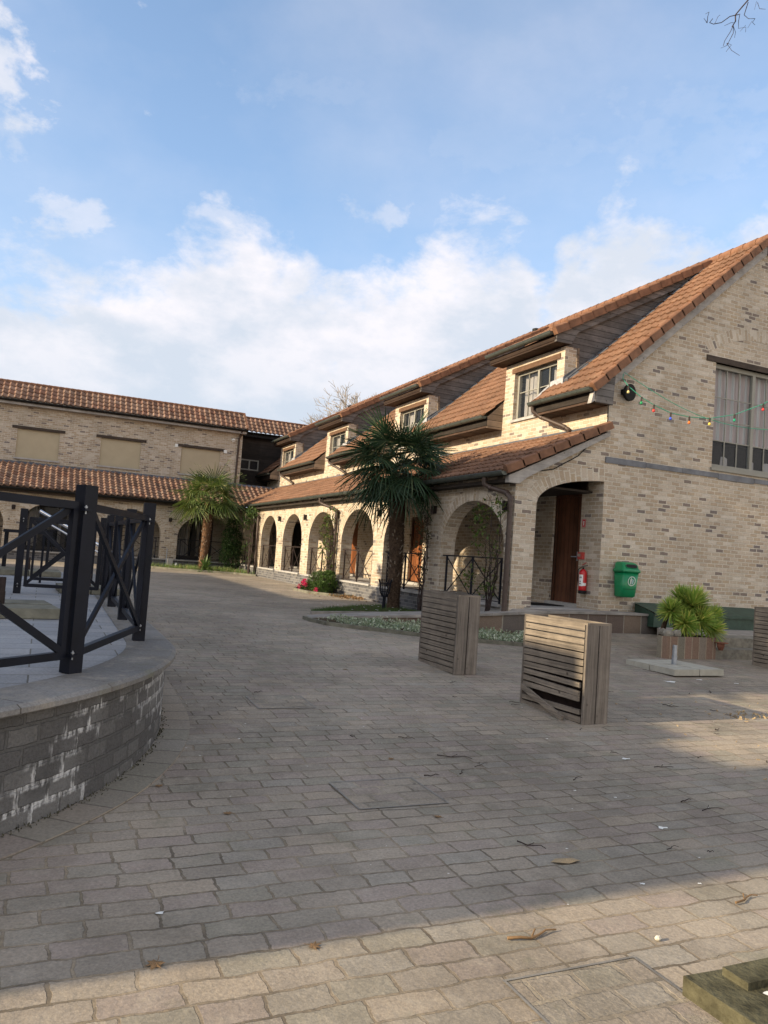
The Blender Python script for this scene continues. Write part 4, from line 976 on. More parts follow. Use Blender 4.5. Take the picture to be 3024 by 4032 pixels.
# grass strip with the big palm
GP = [(5.1, 14.85), (6.1, 15.2), (7.2, 15.4), (8.3, 15.2), (8.36, 18.2), (7.2, 17.6), (6.3, 16.6), (5.3, 15.4)]
mb = MB(); mb.face([(x, y, gz(x, y) + .012) for x, y in GP]); tag(mb.build('soil', M_SOIL), kind='structure')
kerb_line('kerb', [(5.1, 14.85), (6.1, 15.2), (7.2, 15.4), (8.3, 15.2)], .07, .07)
mb = MB(); cnt = 0
while cnt < 3800:
    x, y = R.uniform(5.0, 8.4), R.uniform(14.8, 18.2)
    if not inpoly(x, y, GP): continue
    if x > 6.3 and R.random() < .6: continue
    v = Vector((R.uniform(-.5, .5), R.uniform(-.5, .5), 1)); leafquad(mb, (x, y, gz(x, y)), v, (1, 0, 0), R.uniform(.04, .13 if x < 6.2 else .09), .012); cnt += 1
tag(mb.build('grass', M_GRASS), 'short grass growing round the foot of the big palm', 'grass', kind='stuff')
mb = MB()
for k in range(16):
    x, y = R.uniform(6.0, 8.0), R.uniform(15.4, 17.0)
    for q in range(6): a = q * 1.05; leafquad(mb, (x, y, gz(x, y) + .08), (math.cos(a), math.sin(a), .2), (0, 0, 1), .03, .02)
tag(mb.build('daisies', M_WHITE), 'tiny white daisies scattered in the grass by the palm', 'daisies', kind='stuff')
# far bed
FB = [(3.6, 35.15), (5.0, 33.6), (6.3, 32.9), (7.6, 32.55), (8.3, 31.5), (8.38, 35.15)]
mb = MB(); mb.face([(x, y, gz(x, y) + .02) for x, y in FB]); tag(mb.build('soil', M_SOIL), kind='structure')
kerb_line('kerb', FB[:5], .08, .08, M_CONCD)
mb = MB(); cnt = 0
while cnt < 1500:
    x, y = R.uniform(3.6, 8.3), R.uniform(31.5, 35.1)
    if not inpoly(x, y, FB): continue
    leafquad(mb, (x, y, gz(x, y)), (R.uniform(-.6, .6), R.uniform(-.6, .6), 1), (1, 0, 0), R.uniform(.1, .32), .03); cnt += 1
tag(mb.build('bed_plants', M_ROSE), 'low grassy plants in the bed below the far arcade', 'plants', kind='stuff')

# ================================================================== YUCCA BOX, STEPS, GREEN HATCH
e = tag(empty('stone_plant_box', (9.8, 10.1, .2)), 'low plant box faced with coloured sandstone strips under the yucca', 'plant box'); o_ = []
mb = MB(); BP = [(9.80, 10.22), (9.88, 10.08), (11.02, 10.08), (11.02, 11.1), (10.75, 11.12)]
acc = 0
for i in range(len(BP)):
    a, b = BP[i], BP[(i + 1) % len(BP)]; L = math.hypot(a[0] - b[0], a[1] - b[1]); mb.face([(a[0], a[1], 0), (b[0], b[1], 0), (b[0], b[1], .59), (a[0], a[1], .59)], [(acc, .1), (acc + L, .1), (acc + L, .7), (acc, .7)]); acc += L
o_.append(mb.build('stone_facing', M_BOXSTONE))
mb = MB(); mb.face([(x, y, .575) for x, y in BP]); o_.append(mb.build('soil', M_SOIL))
for x, y, s_ in ((9.98, 10.16, .11), (10.22, 10.2, .09), (10.1, 10.4, .08)):
    mb = MB(); mb.lathe([(.001, .0), (s_ * .9, .02), (s_, .06), (s_ * .8, .11), (.001, .13)], 7, (x, y, .57), smooth=False, ay=.7); o_.append(mb.build('stone', M_STEP))
adopt(e, o_)
e = tag(empty('stone_steps', (11.6, 10.4, .2)), 'two rough limestone steps between the yucca box and the right planter', 'steps'); o_ = []
mb = MB(); mb.box(11.02, 10.09, 0, 14.0, 10.55, .385); o_.append(mb.build('step', M_STEP))
mb = MB(); mb.box(11.02, 10.40, 0, 12.15, 11.0, .56); mb.box(12.16, 10.41, 0, 14, 11.0, .556); o_.append(mb.build('step', M_STEP)); adopt(e, o_)
mb = MB(); mb.prism([(11.04, 10.98), (15, 10.98), (15, 12.75), (12.45, 12.75), (11.4, 11.9)], 'z', .1, .563); tag(mb.build('upper_pavement', M_CAP), kind='structure')
e = tag(empty('timber_hatch', (12.8, 12.5, .58)), 'dark green painted timber box along the foot of the gable wall', 'timber box'); o_ = []
mb = MB(); mb.prism([(12.05, .60), (12.05, .80), (12.74, 1.03), (12.74, .60)], 'x', 11.45, 15.0); mb2 = MB()
mb = MB(); mb.face([(11.5, 12.1, .86), (15, 12.1, .86), (15, 12.72, 1.02), (11.5, 12.72, 1.02)]); mb.face([(11.5, 12.1, .80), (15, 12.1, .80), (15, 12.1, .86), (11.5, 12.1, .86)]); o_.append(mb.build('lid_board', M_GBOX))
mb = MB(); mb.box(11.52, 12.14, .56, 15, 12.7, .80); mb.face([(11.52, 12.14, .8), (11.52, 12.7, .8), (11.52, 12.7, 1.0), (11.52, 12.14, .84)]); o_.append(mb.build('front_board', M_GBOX))
adopt(e, o_)
e = tag(empty('broken_pot', (11.05, 10.0, .38)), 'broken terracotta pot lying on the steps beside the plant box', 'pot')
mb = MB(); mb.lathe([(.05, 0), (.09, .10), (.095, .18)], 12, (0, 0, 0)); kid(mb.build('pot_body', M_TERRA), e)
mb = MB(); mb.lathe([(.10, 0), (.17, .015), (.16, .03), (.06, .035)], 14, (.02, 0, .17)); kid(mb.build('saucer', M_TERRA), e); e.scale = (.7, .7, .7)

# ================================================================== PLANTS
def rosette(mb, c, rad_, n, axis=(0, 0, 1), spread=(8, 112), W=.035, droop=.18):
    axis = Vector(axis).normalized(); a = axis.orthogonal().normalized(); b = axis.cross(a); c = Vector(c)
    for k in range(n):
        th = rad(spread[0] + (spread[1] - spread[0]) * ((k + .5) / n) ** .75 + R.uniform(-6, 6)); ph = k * 2.39996 + R.uniform(-.15, .15)
        d = axis * math.cos(th) + (a * math.cos(ph) + b * math.sin(ph)) * math.sin(th); L = rad_ * R.uniform(.8, 1.06)
        s_ = d.cross(axis).normalized() if d.cross(axis).length > .02 else a; nn = s_.cross(d); i = len(mb.v); dr = Vector((0, 0, -droop * L * math.sin(th)))
        pts = []
        for t, ww in ((.03, .5), (.35, 1.0), (.7, .85), (1.0, .06)):
            q = c + d * (L * t) + dr * t * t; pts += [q - s_ * W * ww * .5 + nn * W * .18, q + s_ * W * ww * .5 + nn * W * .18]
        mb.v += [tuple(p) for p in pts]
        for q in range(3): mb.f.append((i + 2 * q, i + 2 * q + 1, i + 2 * q + 3, i + 2 * q + 2)); mb.uv.append([(0, 0)] * 4); mb.sm.append(False)
e = tag(empty('yucca', (10.45, 10.75, .58)), 'bushy yellow green yucca with several rosettes in the stone plant box', 'yucca'); o_ = []
mb = MB()
for c, r_, n, ax in (((10.8, 10.45, 1.10), .52, 460, (0, -.3, 1)), ((10.78, 10.7, 1.18), .42, 240, (0, 0, 1)), ((10.36, 10.5, 1.0), .34, 240, (-.5, -.3, 1)), ((11.2, 10.42, .90), .38, 260, (.5, -.5, .8)), ((11.05, 10.7, 1.05), .36, 200, (.4, 0, 1)),
                     ((11.02, 10.2, .72), .36, 170, (.2, -.9, .5)), ((10.5, 10.3, .80), .34, 170, (-.3, -.8, .5)), ((10.78, 10.25, .86), .40, 200, (0, -.9, .6))): rosette(mb, c, r_ * .86, n, ax, W=.026, droop=.05)
o_.append(mb.build('leaves', M_YUC))
mb = MB()
for c in ((10.75, 10.6, 1.0), (10.4, 10.62, .95), (10.98, 10.58, .88), (10.8, 10.9, 1.1)): mb.tube([(c[0] * .9 + 1.04, 10.75, .55), (c[0], c[1], c[2])], [.05, .035], 7)
o_.append(mb.build('stem', M_FIBRE)); adopt(e, o_)

def fan_palm(base, top, r_base, r_top, n_fronds, pet, blade, mats, label, seed, lean=.0, skirt=None, low=-48, top_el=72):
    rr = random.Random(seed); e = tag(empty('fan_palm', base), label, 'palm'); o_ = []
    B, T = Vector(base), Vector(top); mb = MB(); n = 14; pts = []; rs = []
    for k in range(n + 1):
        t = k / n; p = B.lerp(T, t) + Vector((math.sin(t * 5) * .02, 0, 0)); pts.append(p)
        rs.append((r_base * 1.25 if k == 0 else r_base + (r_top - r_base) * t ** .8) * rr.uniform(.94, 1.06))
    mb.tube(pts, rs, 12)
    H = (T - B).length
    for k in range(900):
        t = rr.random() ** .8; p = B.lerp(T, t); a = rr.uniform(0, 2 * math.pi); r_ = r_base + (r_top - r_base) * t ** .8; d = Vector((math.cos(a), math.sin(a), rr.uniform(-.5, .9)))
        leafquad(mb, p + Vector((math.cos(a), math.sin(a), 0)) * r_ * .92, d, (0, 0, 1), rr.uniform(.03, .12), rr.uniform(.015, .04))
    nf = len(mb.f)
    for k in range(90):
        t = rr.uniform(.12, .9); p = B.lerp(T, t); a = rr.uniform(0, 2 * math.pi); r_ = r_base + (r_top - r_base) * t ** .8
        c = p + Vector((math.cos(a), math.sin(a), 0)) * r_ * .95; d = Vector((math.cos(a) * .7, math.sin(a) * .7, 1)).normalized(); mb.bar(c, c + d * rr.uniform(.04, .09), .03, .012)
    tr = mb.build('trunk', mats[1]); tr.data.materials.append(M_STUB); o_.append(tr)
    for p in tr.data.polygons[nf:]: p.material_index = 1
    C = T + Vector((0, 0, .12))
    for k in range(n_fronds):
        q = (k + .5) / n_fronds; el_ = rad(top_el - (top_el - low) * q ** .85 + rr.uniform(-6, 6)); a = k * 2.39996 + rr.uniform(-.2, .2)
        out = Vector((math.cos(a) * math.cos(el_), math.sin(a) * math.cos(el_), math.sin(el_))); L = pet * rr.uniform(.8, 1.15)
        mb = MB(); S = C + Vector((math.cos(a), math.sin(a), 0)) * r_top * .4 + Vector((0, 0, .25 - .45 * q)); E = S + out * L + Vector((0, 0, -.12 * L)); mb.tube([S, (S + E) / 2 + Vector((0, 0, .04)), E], [.016, .012, .009], 5)
        dn = (E - S).normalized(); dn = (dn + Vector((0, 0, -.15 - .25 * q))).normalized(); s_ = dn.cross(Vector((0, 0, 1))); s_ = s_.normalized() if s_.length > .05 else Vector((math.sin(a), -math.cos(a), 0)); nn = s_.cross(dn)
        tw = rr.uniform(-.5, .5); s_, nn = s_ * math.cos(tw) + nn * math.sin(tw), nn * math.cos(tw) - s_ * math.sin(tw)
        nb = 30; bl = blade * rr.uniform(.85, 1.1); drp = (.10 + .36 * q) * rr.uniform(.7, 1.4)
        for j in range(nb):
            f = (j + .5) / nb * 2 - 1; th = f * rad(128); dd = dn * math.cos(th) + s_ * math.sin(th); dd = (dd + nn * (-.12 + .10 * math.cos(th * 2))).normalized()
            Lb = bl * (1 - .28 * abs(f) ** 2) * rr.uniform(.9, 1.05); wv = dd.cross(nn).normalized(); W = .034
            sag = drp * rr.uniform(.6, 1.5); bend = rr.random() < .35
            i = len(mb.v); P = []
            for t, ww in ((.05, .35), (.4, 1.0), (.72, .75), (1.0, .08)):
                g_ = -sag * Lb * (t ** 2.2) * .55
                if bend and t > .7: g_ -= Lb * .22 * (t - .6) * 2.2
                p = E + dd * Lb * t * (1 - (.18 if bend and t > .9 else 0)) + Vector((0, 0, g_)) + nn * (.01 * (j % 2)); P += [p - wv * W * ww / 2 + nn * .006, p + wv * W * ww / 2 - nn * .006]
            mb.v += [tuple(p) for p in P]
            for z in range(3): mb.f.append((i + 2 * z, i + 2 * z + 1, i + 2 * z + 3, i + 2 * z + 2)); mb.uv.append([(0, 0)] * 4); mb.sm.append(False)
        o_.append(mb.build('frond', mats[0]))
    if skirt:
        mb = MB()
        for k in range(2600):
            a = rr.uniform(0, 2 * math.pi); v = rv(); ctr = skirt[k % len(skirt)]; c = T + Vector(ctr[:3]) + Vector((v.x * ctr[3], v.y * ctr[3], v.z * ctr[3] * .55)) * rr.random() ** .4; leafquad(mb, c, rv() + Vector((0, 0, -.5)), (0, 0, 1), rr.uniform(.04, .12), .025)
        o_.append(mb.build('dead_flowers', M_DEAD))
    adopt(e, o_); return e
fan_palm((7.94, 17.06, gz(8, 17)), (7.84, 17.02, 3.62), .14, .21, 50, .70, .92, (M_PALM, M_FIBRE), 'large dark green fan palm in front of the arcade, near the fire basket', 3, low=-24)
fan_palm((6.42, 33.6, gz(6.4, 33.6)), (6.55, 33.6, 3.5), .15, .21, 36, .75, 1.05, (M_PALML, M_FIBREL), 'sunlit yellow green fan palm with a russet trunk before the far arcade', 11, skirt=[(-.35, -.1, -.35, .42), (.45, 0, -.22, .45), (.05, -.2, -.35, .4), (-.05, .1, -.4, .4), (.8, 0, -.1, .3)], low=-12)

def shrub(mb, c, r, n, L=.07, W=.04, zs=1.0, shell=.35):
    c = Vector(c)
    for k in range(n):
        v = rv(); q = c + Vector((v.x * r, v.y * r, v.z * r * zs)) * (shell + (1 - shell) * R.random() ** .6); leafquad(mb, q, v + rv() * .8 + Vector((0, 0, .3)), (0, 0, 1), L * R.uniform(.7, 1.3), W * R.uniform(.7, 1.3))
e = tag(empty('flowering_bush', (8.0, 22.3, .38)), 'low green bush with pink flowers at the foot of the arcade plinth', 'bush'); o_ = []
mb = MB()
for x, y, z, r_ in ((7.95, 22.0, .66, .38), (8.05, 22.7, .58, .38), (7.85, 22.4, .72, .34), (7.7, 21.7, .54, .26), (7.75, 23.1, .48, .22), (8.1, 22.2, .86, .22)): shrub(mb, (x, y, z), r_, 650, .075, .04, .85)
o_.append(mb.build('foliage', M_BUSH))
mb = MB()
for k in range(26): mb.tube([(7.95 + R.uniform(-.2, .2), 22.3 + R.uniform(-.4, .4), .36), (7.9 + R.uniform(-.4, .3), 22.3 + R.uniform(-.8, .8), .7 + R.uniform(0, .4))], .008, 4)
o_.append(mb.build('stem', M_TWIG))
for x, y, z, q in ((7.55, 22.95, .62, .06), (7.5, 22.65, .66, .09), (7.5, 23.15, .5, .06), (7.45, 21.4, .5, .05), (7.48, 22.5, .58, .05)): mb = MB(); shrub(mb, (x, y, z), q, 60, .04, .04); o_.append(mb.build('pink_flower', M_PINK))
adopt(e, o_)
kerb_line('kerb', [(8.35, 23.9), (7.6, 23.7), (7.25, 22.9), (7.3, 21.6), (7.75, 20.9), (8.36, 20.8)], .07, .08, M_CONCD)
mb = MB(); mb.face([(x, y, gz(x, y) + .03) for x, y in ((8.38, 23.9), (7.6, 23.7), (7.25, 22.9), (7.3, 21.6), (7.75, 20.9), (8.38, 20.8))]); tag(mb.build('soil', M_SOIL), kind='structure')

def vine(base, height, spread, n_stems, clumps, m_leaf, label, dirs=(0, 1), stem_r=.012, leafL=.085, name='climbing_plant', cat='climber', stem_m=None):
    e = tag(empty(name, base), label, cat); o_ = []; mb = MB(); B = Vector(base); tips = []
    for k in range(n_stems):
        p = B + Vector((R.uniform(-.05, .05), R.uniform(-.12, .12), 0)); pts = [p]; a = R.uniform(-1, 1) * spread; hh = height * R.uniform(.45, 1.0); m = 9
        for q in range(1, m + 1):
            t = q / m; pts.append(B + Vector((R.uniform(-.05, .02) + dirs[0] * a * t * .6, dirs[1] * a * math.sin(t * 2.2) + R.uniform(-.05, .05), hh * t)))
        mb.tube(pts, [stem_r * (1.3 - t / len(pts)) for t in range(len(pts))], 5); tips += pts[3:]
        for q in pts[3::2]: d = Vector((R.uniform(-.25, -.02), R.uniform(-.3, .3), R.uniform(-.1, .25))); mb.tube([q, q + d], .004, 4); tips.append(q + d)
    o_.append(mb.build('stem', stem_m or M_TWIG)); mb = MB()
    for (dy, dz, r_, n) in clumps: shrub(mb, B + Vector((-.08, dy, dz)), r_, int(n * (.55 if n < 200 else .9)), leafL, leafL * .65)
    for q in tips[::2]:
        for z in range(2): leafquad(mb, q, rv(), (0, 0, 1), leafL, leafL * .6)
    o_.append(mb.build('leaves', m_leaf)); adopt(e, o_); return e
vine((8.2, 13.15, .62), 2.3, .38, 11, [(.35, 2.0, .17, 90), (.45, 1.75, .16, 70), (-.28, 2.1, .16, 90), (.75, .65, .16, 70), (.4, 1.45, .12, 40), (.1, .45, .1, 30)], M_ROSE, 'climbing rose with fresh leaves beside the nearest downpipe')
vine((8.2, 16.1, .42), 2.4, .22, 7, [(.05, 2.05, .2, 120), (-.1, 1.75, .15, 80), (.15, 1.4, .18, 90), (0, .9, .1, 30)], M_ROSEB, 'thin dull brown climber on the pier just right of the big palm trunk')
vine((8.2, 22.45, .4), 2.6, .35, 8, [(.1, 2.2, .18, 100), (.55, 1.9, .16, 70), (.1, 1.55, .22, 120), (.6, 1.3, .14, 60), (0, .9, .15, 60), (-.1, 2.5, .15, 60)], M_ROSE, 'leafy climber on the downpipe behind the flowering bush')
vine((8.1, 32.05, .42), 3.0, .35, 6, [(.3, 2.45, .28, 260), (.5, 2.15, .2, 140), (.0, 2.75, .2, 120), (-.5, 2.6, .18, 80), (.45, 1.1, .2, 70)], M_BUSH, 'climber with a bright green crown on the far downpipe of the arcade', stem_r=.03, leafL=.1)
vine((7.95, 34.6, .43), 2.4, .3, 8, [(-.1, .7, .55, 700), (0, 1.5, .5, 600), (.05, 2.1, .35, 350), (-.1, 1.1, .5, 500)], M_IVY, 'dark ivy mass in the far inner corner of the two arcades', dirs=(1, .3), leafL=.11, name='ivy', cat='ivy')
mb = MB()
e = tag(empty('agave', (6.5, 33.3, .43)), 'spiky green plant at the foot of the sunlit far palm', 'plant'); rosette(mb, (6.5, 33.25, .5), .75, 60, (0, 0, 1), (5, 85), .07, .5); o = mb.build('leaves', M_BUSH); adopt(e, [o])

# bare trees
def grow(mb, p, d, L, r, depth, rr, up=.25, split=(2, 3), minr=.004, ang=.55):
    p = Vector(p); d = Vector(d).normalized(); pts = [p]; n = 3
    for k in range(n):
        d = (d + Vector((rr.uniform(-1, 1), rr.uniform(-1, 1), rr.uniform(-1, 1))) * .16 + Vector((0, 0, up * .2))).normalized(); pts.append(pts[-1] + d * L / n)
    mb.tube(pts, [r * (1 - .35 * k / n) for k in range(n + 1)], 4 if r < .05 else 7, cap=False)
    if depth == 0: return
    for k in range(rr.randint(*split)):
        a = rv(); nd = (d + (a - d * a.dot(d)).normalized() * rr.uniform(ang * .6, ang * 1.5)).normalized(); grow(mb, pts[-1] if k < 2 else pts[2], nd, L * rr.uniform(.66, .86), max(minr, r * .62), depth - 1, rr, up, split, minr, ang)
def bare_tree(base, trunk_h, L, r, depth, seed, label, mat=M_BARK, **kw):
    rr = random.Random(seed); e = tag(empty('bare_tree', base), label, 'tree'); mb = MB(); B = Vector(base)
    mb.tube([B, B + Vector((.1, 0, trunk_h * .5)), B + Vector((0, .1, trunk_h))], [r * 1.5, r * 1.15, r], 9); t = mb.build('trunk', mat)
    mb = MB()
    for k in range(6):
        a = k * 1.05; grow(mb, B + Vector((0, 0, trunk_h * (.8 + .04 * k))), (math.cos(a) * .8, math.sin(a) * .8, .9), L, r * .6, depth, rr, **kw)
    c = mb.build('crown', mat); adopt(e, [t, c]); return e
bare_tree((22.4, 55, 0), 7.2, 2.35, .24, 6, 5, 'larger bare twiggy tree rising behind the roofs', M_BARKP, minr=.016)
bare_tree((28.6, 60, 0), 10.0, 2.0, .2, 5, 9, 'smaller bare tree top just right of the other behind the roof', M_BARKP, minr=.016)
# tree at the right, only a few hanging twigs come into the picture
e = tag(empty('bare_tree', (8.2, 2.2, 0)), 'bare tree off to the right whose hanging twig tips enter at the top right corner', 'tree'); o_ = []
mb = MB(); mb.tube([(8.2, 2.2, -.1), (8.15, 2.3, 3), (8.0, 2.5, 6), (7.9, 2.8, 9)], [.28, .22, .17, .1], 10); o_.append(mb.build('trunk', M_BARK))
mb = MB(); mb.tube([(8.0, 2.5, 6), (7.3, 3.4, 7.5), (6.3, 4.4, 7.9), (5.75, 4.9, 7.35), (5.51, 5.0, 6.97)], [.1, .06, .03, .016, .009], 6)
def tw(l, r0, r1): n = len(l); mb.tube([(x, 5 + .04 * math.sin(i * 1.7 + x * 9), z) for i, (x, z) in enumerate(l)], [r0 + (r1 - r0) * i / (n - 1) for i in range(n)], 4)
tw([(5.51, 6.97), (5.47, 6.90), (5.40, 6.80), (5.36, 6.74), (5.32, 6.66), (5.31, 6.62)], .007, .005)
tw([(5.36, 6.74), (5.25, 6.68), (5.18, 6.615), (5.13, 6.61), (5.08, 6.605), (5.06, 6.60)], .004, .003); tw([(5.06, 6.6), (5.03, 6.63), (5.0, 6.63), (4.98, 6.62)], .003, .0015); tw([(5.06, 6.6), (5.01, 6.59), (4.95, 6.56)], .003, .0015); tw([(5.06, 6.6), (5.02, 6.57), (4.99, 6.55)], .002, .001); tw([(5.14, 6.61), (5.12, 6.64), (5.15, 6.67)], .002, .0015)
tw([(5.31, 6.63), (5.27, 6.55), (5.26, 6.49), (5.26, 6.45)], .004, .003); tw([(5.26, 6.45), (5.23, 6.40), (5.19, 6.38)], .003, .0015); tw([(5.26, 6.45), (5.29, 6.43), (5.29, 6.40)], .003, .0015)
tw([(5.31, 6.63), (5.31, 6.55), (5.31, 6.48), (5.34, 6.42), (5.39, 6.36)], .004, .002); tw([(5.31, 6.62), (5.35, 6.58), (5.40, 6.58)], .0025, .0015); tw([(5.31, 6.65), (5.27, 6.63), (5.24, 6.62)], .0025, .0015)
tw([(5.37, 6.75), (5.40, 6.71), (5.44, 6.68), (5.46, 6.66), (5.47, 6.62)], .003, .0015); tw([(5.45, 6.67), (5.44, 6.64)], .002, .0015); tw([(5.47, 6.9), (5.50, 6.83), (5.53, 6.79), (5.56, 6.77), (5.6, 6.79), (5.63, 6.77)], .004, .002); tw([(5.56, 6.77), (5.56, 6.73)], .002, .0015)
tw([(5.9, 7.15), (5.75, 7.05), (5.62, 7.0), (5.58, 7.0)], .005, .003); tw([(5.63, 7.0), (5.63, 6.93)], .002, .0015); tw([(5.65, 7.0), (5.68, 6.95), (5.69, 6.91)], .003, .0015)
o_.append(mb.build('branch', M_TWIG))
mb = MB(); rr = random.Random(4)
for k in range(4): a = k * 1.5 + .3; grow(mb, (7.95, 2.6, 7 + .5 * k), (abs(math.cos(a)) * .9, -abs(math.sin(a)) * .9, .7), 1.3, .07, 4, rr)
o_.append(mb.build('crown', M_TWIG)); adopt(e, o_)
# evergreens added unseen beyond the left edge, crowns placed to cast shade
def evergreen(base, blobs, n, label):
    e = tag(empty('added_shade_tree', base), label, 'tree'); mb = MB(); B = Vector(base); hh = max(b[2] for b in blobs); mb.tube([B, B + Vector((0, 0, hh * .55)), B + Vector((.1, 0, hh * .85))], [.03 * hh + .03, .03 * hh, .08], 9); o_ = [mb.build('trunk', M_BARK)]; mb = MB()
    for (x, y, z, rx, ry, rz) in blobs:
        for k in range(n):
            v = rv(); q = B + Vector((x + v.x * rx * (r_ := (.45 + .55 * R.random() ** .5)), y + v.y * ry * r_, z + v.z * rz * r_)); leafquad(mb, q, rv(), (0, 0, 1), R.uniform(.3, .55), R.uniform(.2, .34))
    o_.append(mb.build('crown', M_EVER)); adopt(e, o_)
evergreen((-7.9, 10.6, 0), [(0, 0, 7.6, 1.6, 3.4, 3.1), (0, -1.3, 6.2, 1.5, 2.4, 1.8), (.1, 1.4, 9.0, 1.4, 2.2, 2.2)], 2600, 'added broad dense evergreen casting shade, unseen left of the terrace')
evergreen((-7.9, 15.2, 0), [(0, 0, 7.6, 1.6, 3.2, 2.9), (0, .8, 6.4, 1.4, 2.9, 1.9), (.1, -1.0, 8.8, 1.3, 2.4, 2.0)], 2600, 'added dense evergreen casting shade, unseen beyond the left of the view')

# ================================================================== SMALL THINGS
GY = Y0 * KB      # gable plane
# green litter bin on the gable wall (front faces -y)
e = tag(empty('litter_bin', (11.12, GY, 1.12)), 'green plastic litter bin with a round white tidy man emblem on the gable wall', 'litter bin')
def slab_ring(mb, rings):
    base = len(mb.v); n = len(rings[0])
    for r_ in rings: mb.v += [tuple(p) for p in r_]
    for i in range(len(rings) - 1):
        for k in range(n): k2 = (k + 1) % n; mb.f.append((base + i * n + k, base + i * n + k2, base + (i + 1) * n + k2, base + (i + 1) * n + k)); mb.uv.append(None); mb.sm.append(True)
    for i, rv_ in ((0, True), (len(rings) - 1, False)): l = [base + i * n + k for k in range(n)]; mb.f.append(tuple(l[::-1] if rv_ else l)); mb.uv.append(None); mb.sm.append(False)
def rr_(hw, y0, y1, z, r=.06, n=5, dzy=0.0):
    out = []
    for cx, cy, a0 in ((hw - r, y1 - r, 0), (-hw + r, y1 - r, 90), (-hw + r, y0 + r, 180), (hw - r, y0 + r, 270)):
        for k in range(n): a = rad(a0 + 90 * k / (n - 1)); out.append((cx + r * math.cos(a), cy + r * math.sin(a), z + dzy * (cy + r * math.sin(a))))
    return out
BXM = Matrix.Identity(4)
mb = MB(); slab_ring(mb, [rr_(.17, -.27, -.05, 0, .07), rr_(.185, -.31, -.03, .03, .07), rr_(.215, -.37, -.02, .52, .08)]); kid(mb.build('bin_body', M_GREENP), e)
mb = MB(); slab_ring(mb, [rr_(.235, -.395, -.01, .515, .08), rr_(.24, -.40, -.01, .56, .08), rr_(.215, -.375, -.02, .585, .08), rr_(.19, -.30, -.02, .70, .07), rr_(.15, -.22, -.03, .73, .07)]); kid(mb.build('hood', M_GREENP), e)
mb = MB(); pts = []
for k in range(20):
    a = 2 * math.pi * k / 20; pts.append((.145 * (abs(math.cos(a)) ** .5) * (1 if math.cos(a) > 0 else -1), .042 * (abs(math.sin(a)) ** .6) * (1 if math.sin(a) > 0 else -1)))
sl = Vector((0, .075, .115)).normalized()
def hood(u, v, o=.004): p = Vector((0, -.338, .645)) + sl * v + Vector((u, 0, 0)) + Vector((0, -sl.z, sl.y)) * o; return tuple(p)
mb.face([hood(u, v) for u, v in pts]); mb2 = MB()
kid(mb.build('opening', M_BLACK), e)
for k in range(20): (u0, v0), (u1, v1) = pts[k], pts[(k + 1) % 20]; mb2.face([hood(u0, v0, .003), hood(u1, v1, .003), hood(u1 * 1.09, v1 * 1.3, .012), hood(u0 * 1.09, v0 * 1.3, .012)]); mb2.face([hood(u0 * 1.09, v0 * 1.3, .012), hood(u1 * 1.09, v1 * 1.3, .012), hood(u1 * 1.13, v1 * 1.45, -.01), hood(u0 * 1.13, v0 * 1.45, -.01)])
kid(mb2.build('opening_rim', M_GREENP), e)
sl2 = Vector((0, -.06, .49)).normalized(); nr2 = Vector((0, -sl2.z, sl2.y))
def fr_(u, v, o): return tuple(Vector((0, -.349, .34)) + sl2 * v + Vector((u, 0, 0)) + nr2 * o)
mb = MB(); mb.box(-.19, -.335, .17, .19, -.32, .174); n = 32
kid(mb.build('seam', M_BLACK), e)
mb = MB()
for k in range(n):
    a, b = 2 * math.pi * k / n, 2 * math.pi * (k + 1) / n
    mb.face([fr_(.098 * math.cos(a), .098 * math.sin(a), .014), fr_(.098 * math.cos(b), .098 * math.sin(b), .014), fr_(.086 * math.cos(b), .086 * math.sin(b), .014), fr_(.086 * math.cos(a), .086 * math.sin(a), .014)])
def fig(pl, o=.014): mb.face([fr_(u * .001, v * .001, o) for u, v in pl])
fig([(-20 + 11 * math.cos(k * .7), 60 + 11 * math.sin(k * .7)) for k in range(9)], .015)
fig([(-30, 45), (-8, 46), (6, 30), (20, 32), (20, 38), (-2, 46), (-8, 46)], .016)
fig([(-34, 44), (-10, 46), (-6, 5), (-36, 5)], .015); fig([(-36, 6), (-24, 6), (-26, -66), (-38, -66)], .0145); fig([(-20, 6), (-7, 6), (-2, -66), (-14, -66)], .0145)
kid(mb.build('emblem', M_WHITE), e)
mb = MB()
fig([(14, 18), (46, 18), (41, -60), (19, -60)], .015); fig([(10, 27), (50, 27), (50, 20), (10, 20)], .015); fig([(22, 44), (28, 40), (32, 30), (24, 30)], .015); fig([(36, 44), (44, 38), (40, 30), (34, 30)], .0155)
kid(mb.build('emblem_basket', M_LGREY), e)
# reveal wall things at x = XI*KB (facing -x)
RX = XI * KB
e = tag(empty('fire_extinguisher', (RX - .10, 13.15, 1.12)), 'red fire extinguisher with white label hanging beside the porch door', 'fire extinguisher')
mb = MB(); mb.lathe([(.075, 0), (.085, .02), (.085, .07)], 18); kid(mb.build('foot', M_BLACK), e)
mb = MB(); mb.lathe([(.082, .07), (.084, .10), (.084, .43), (.075, .47), (.045, .505), (.025, .52)], 20); kid(mb.build('cylinder', M_RED), e)
mb = MB(); mb.tube([(0, 0, .52), (0, 0, .56)], .022, 10); mb.bar((-.02, .02, .575), (.02, -.11, .60), .02, .012); kid(mb.build('valve', M_BLACK), e)
mb = MB(); mb.bar((-.01, .02, .60), (.0, -.09, .66), .022, .010); kid(mb.build('lever', M_RED), e)
mb = MB(); mb.tube([(-.02, .03, .56), (-.06, .09, .50), (-.05, .10, .30), (-.02, .095, .15)], .011, 8); kid(mb.build('hose', M_BLACK), e)
mb = MB()
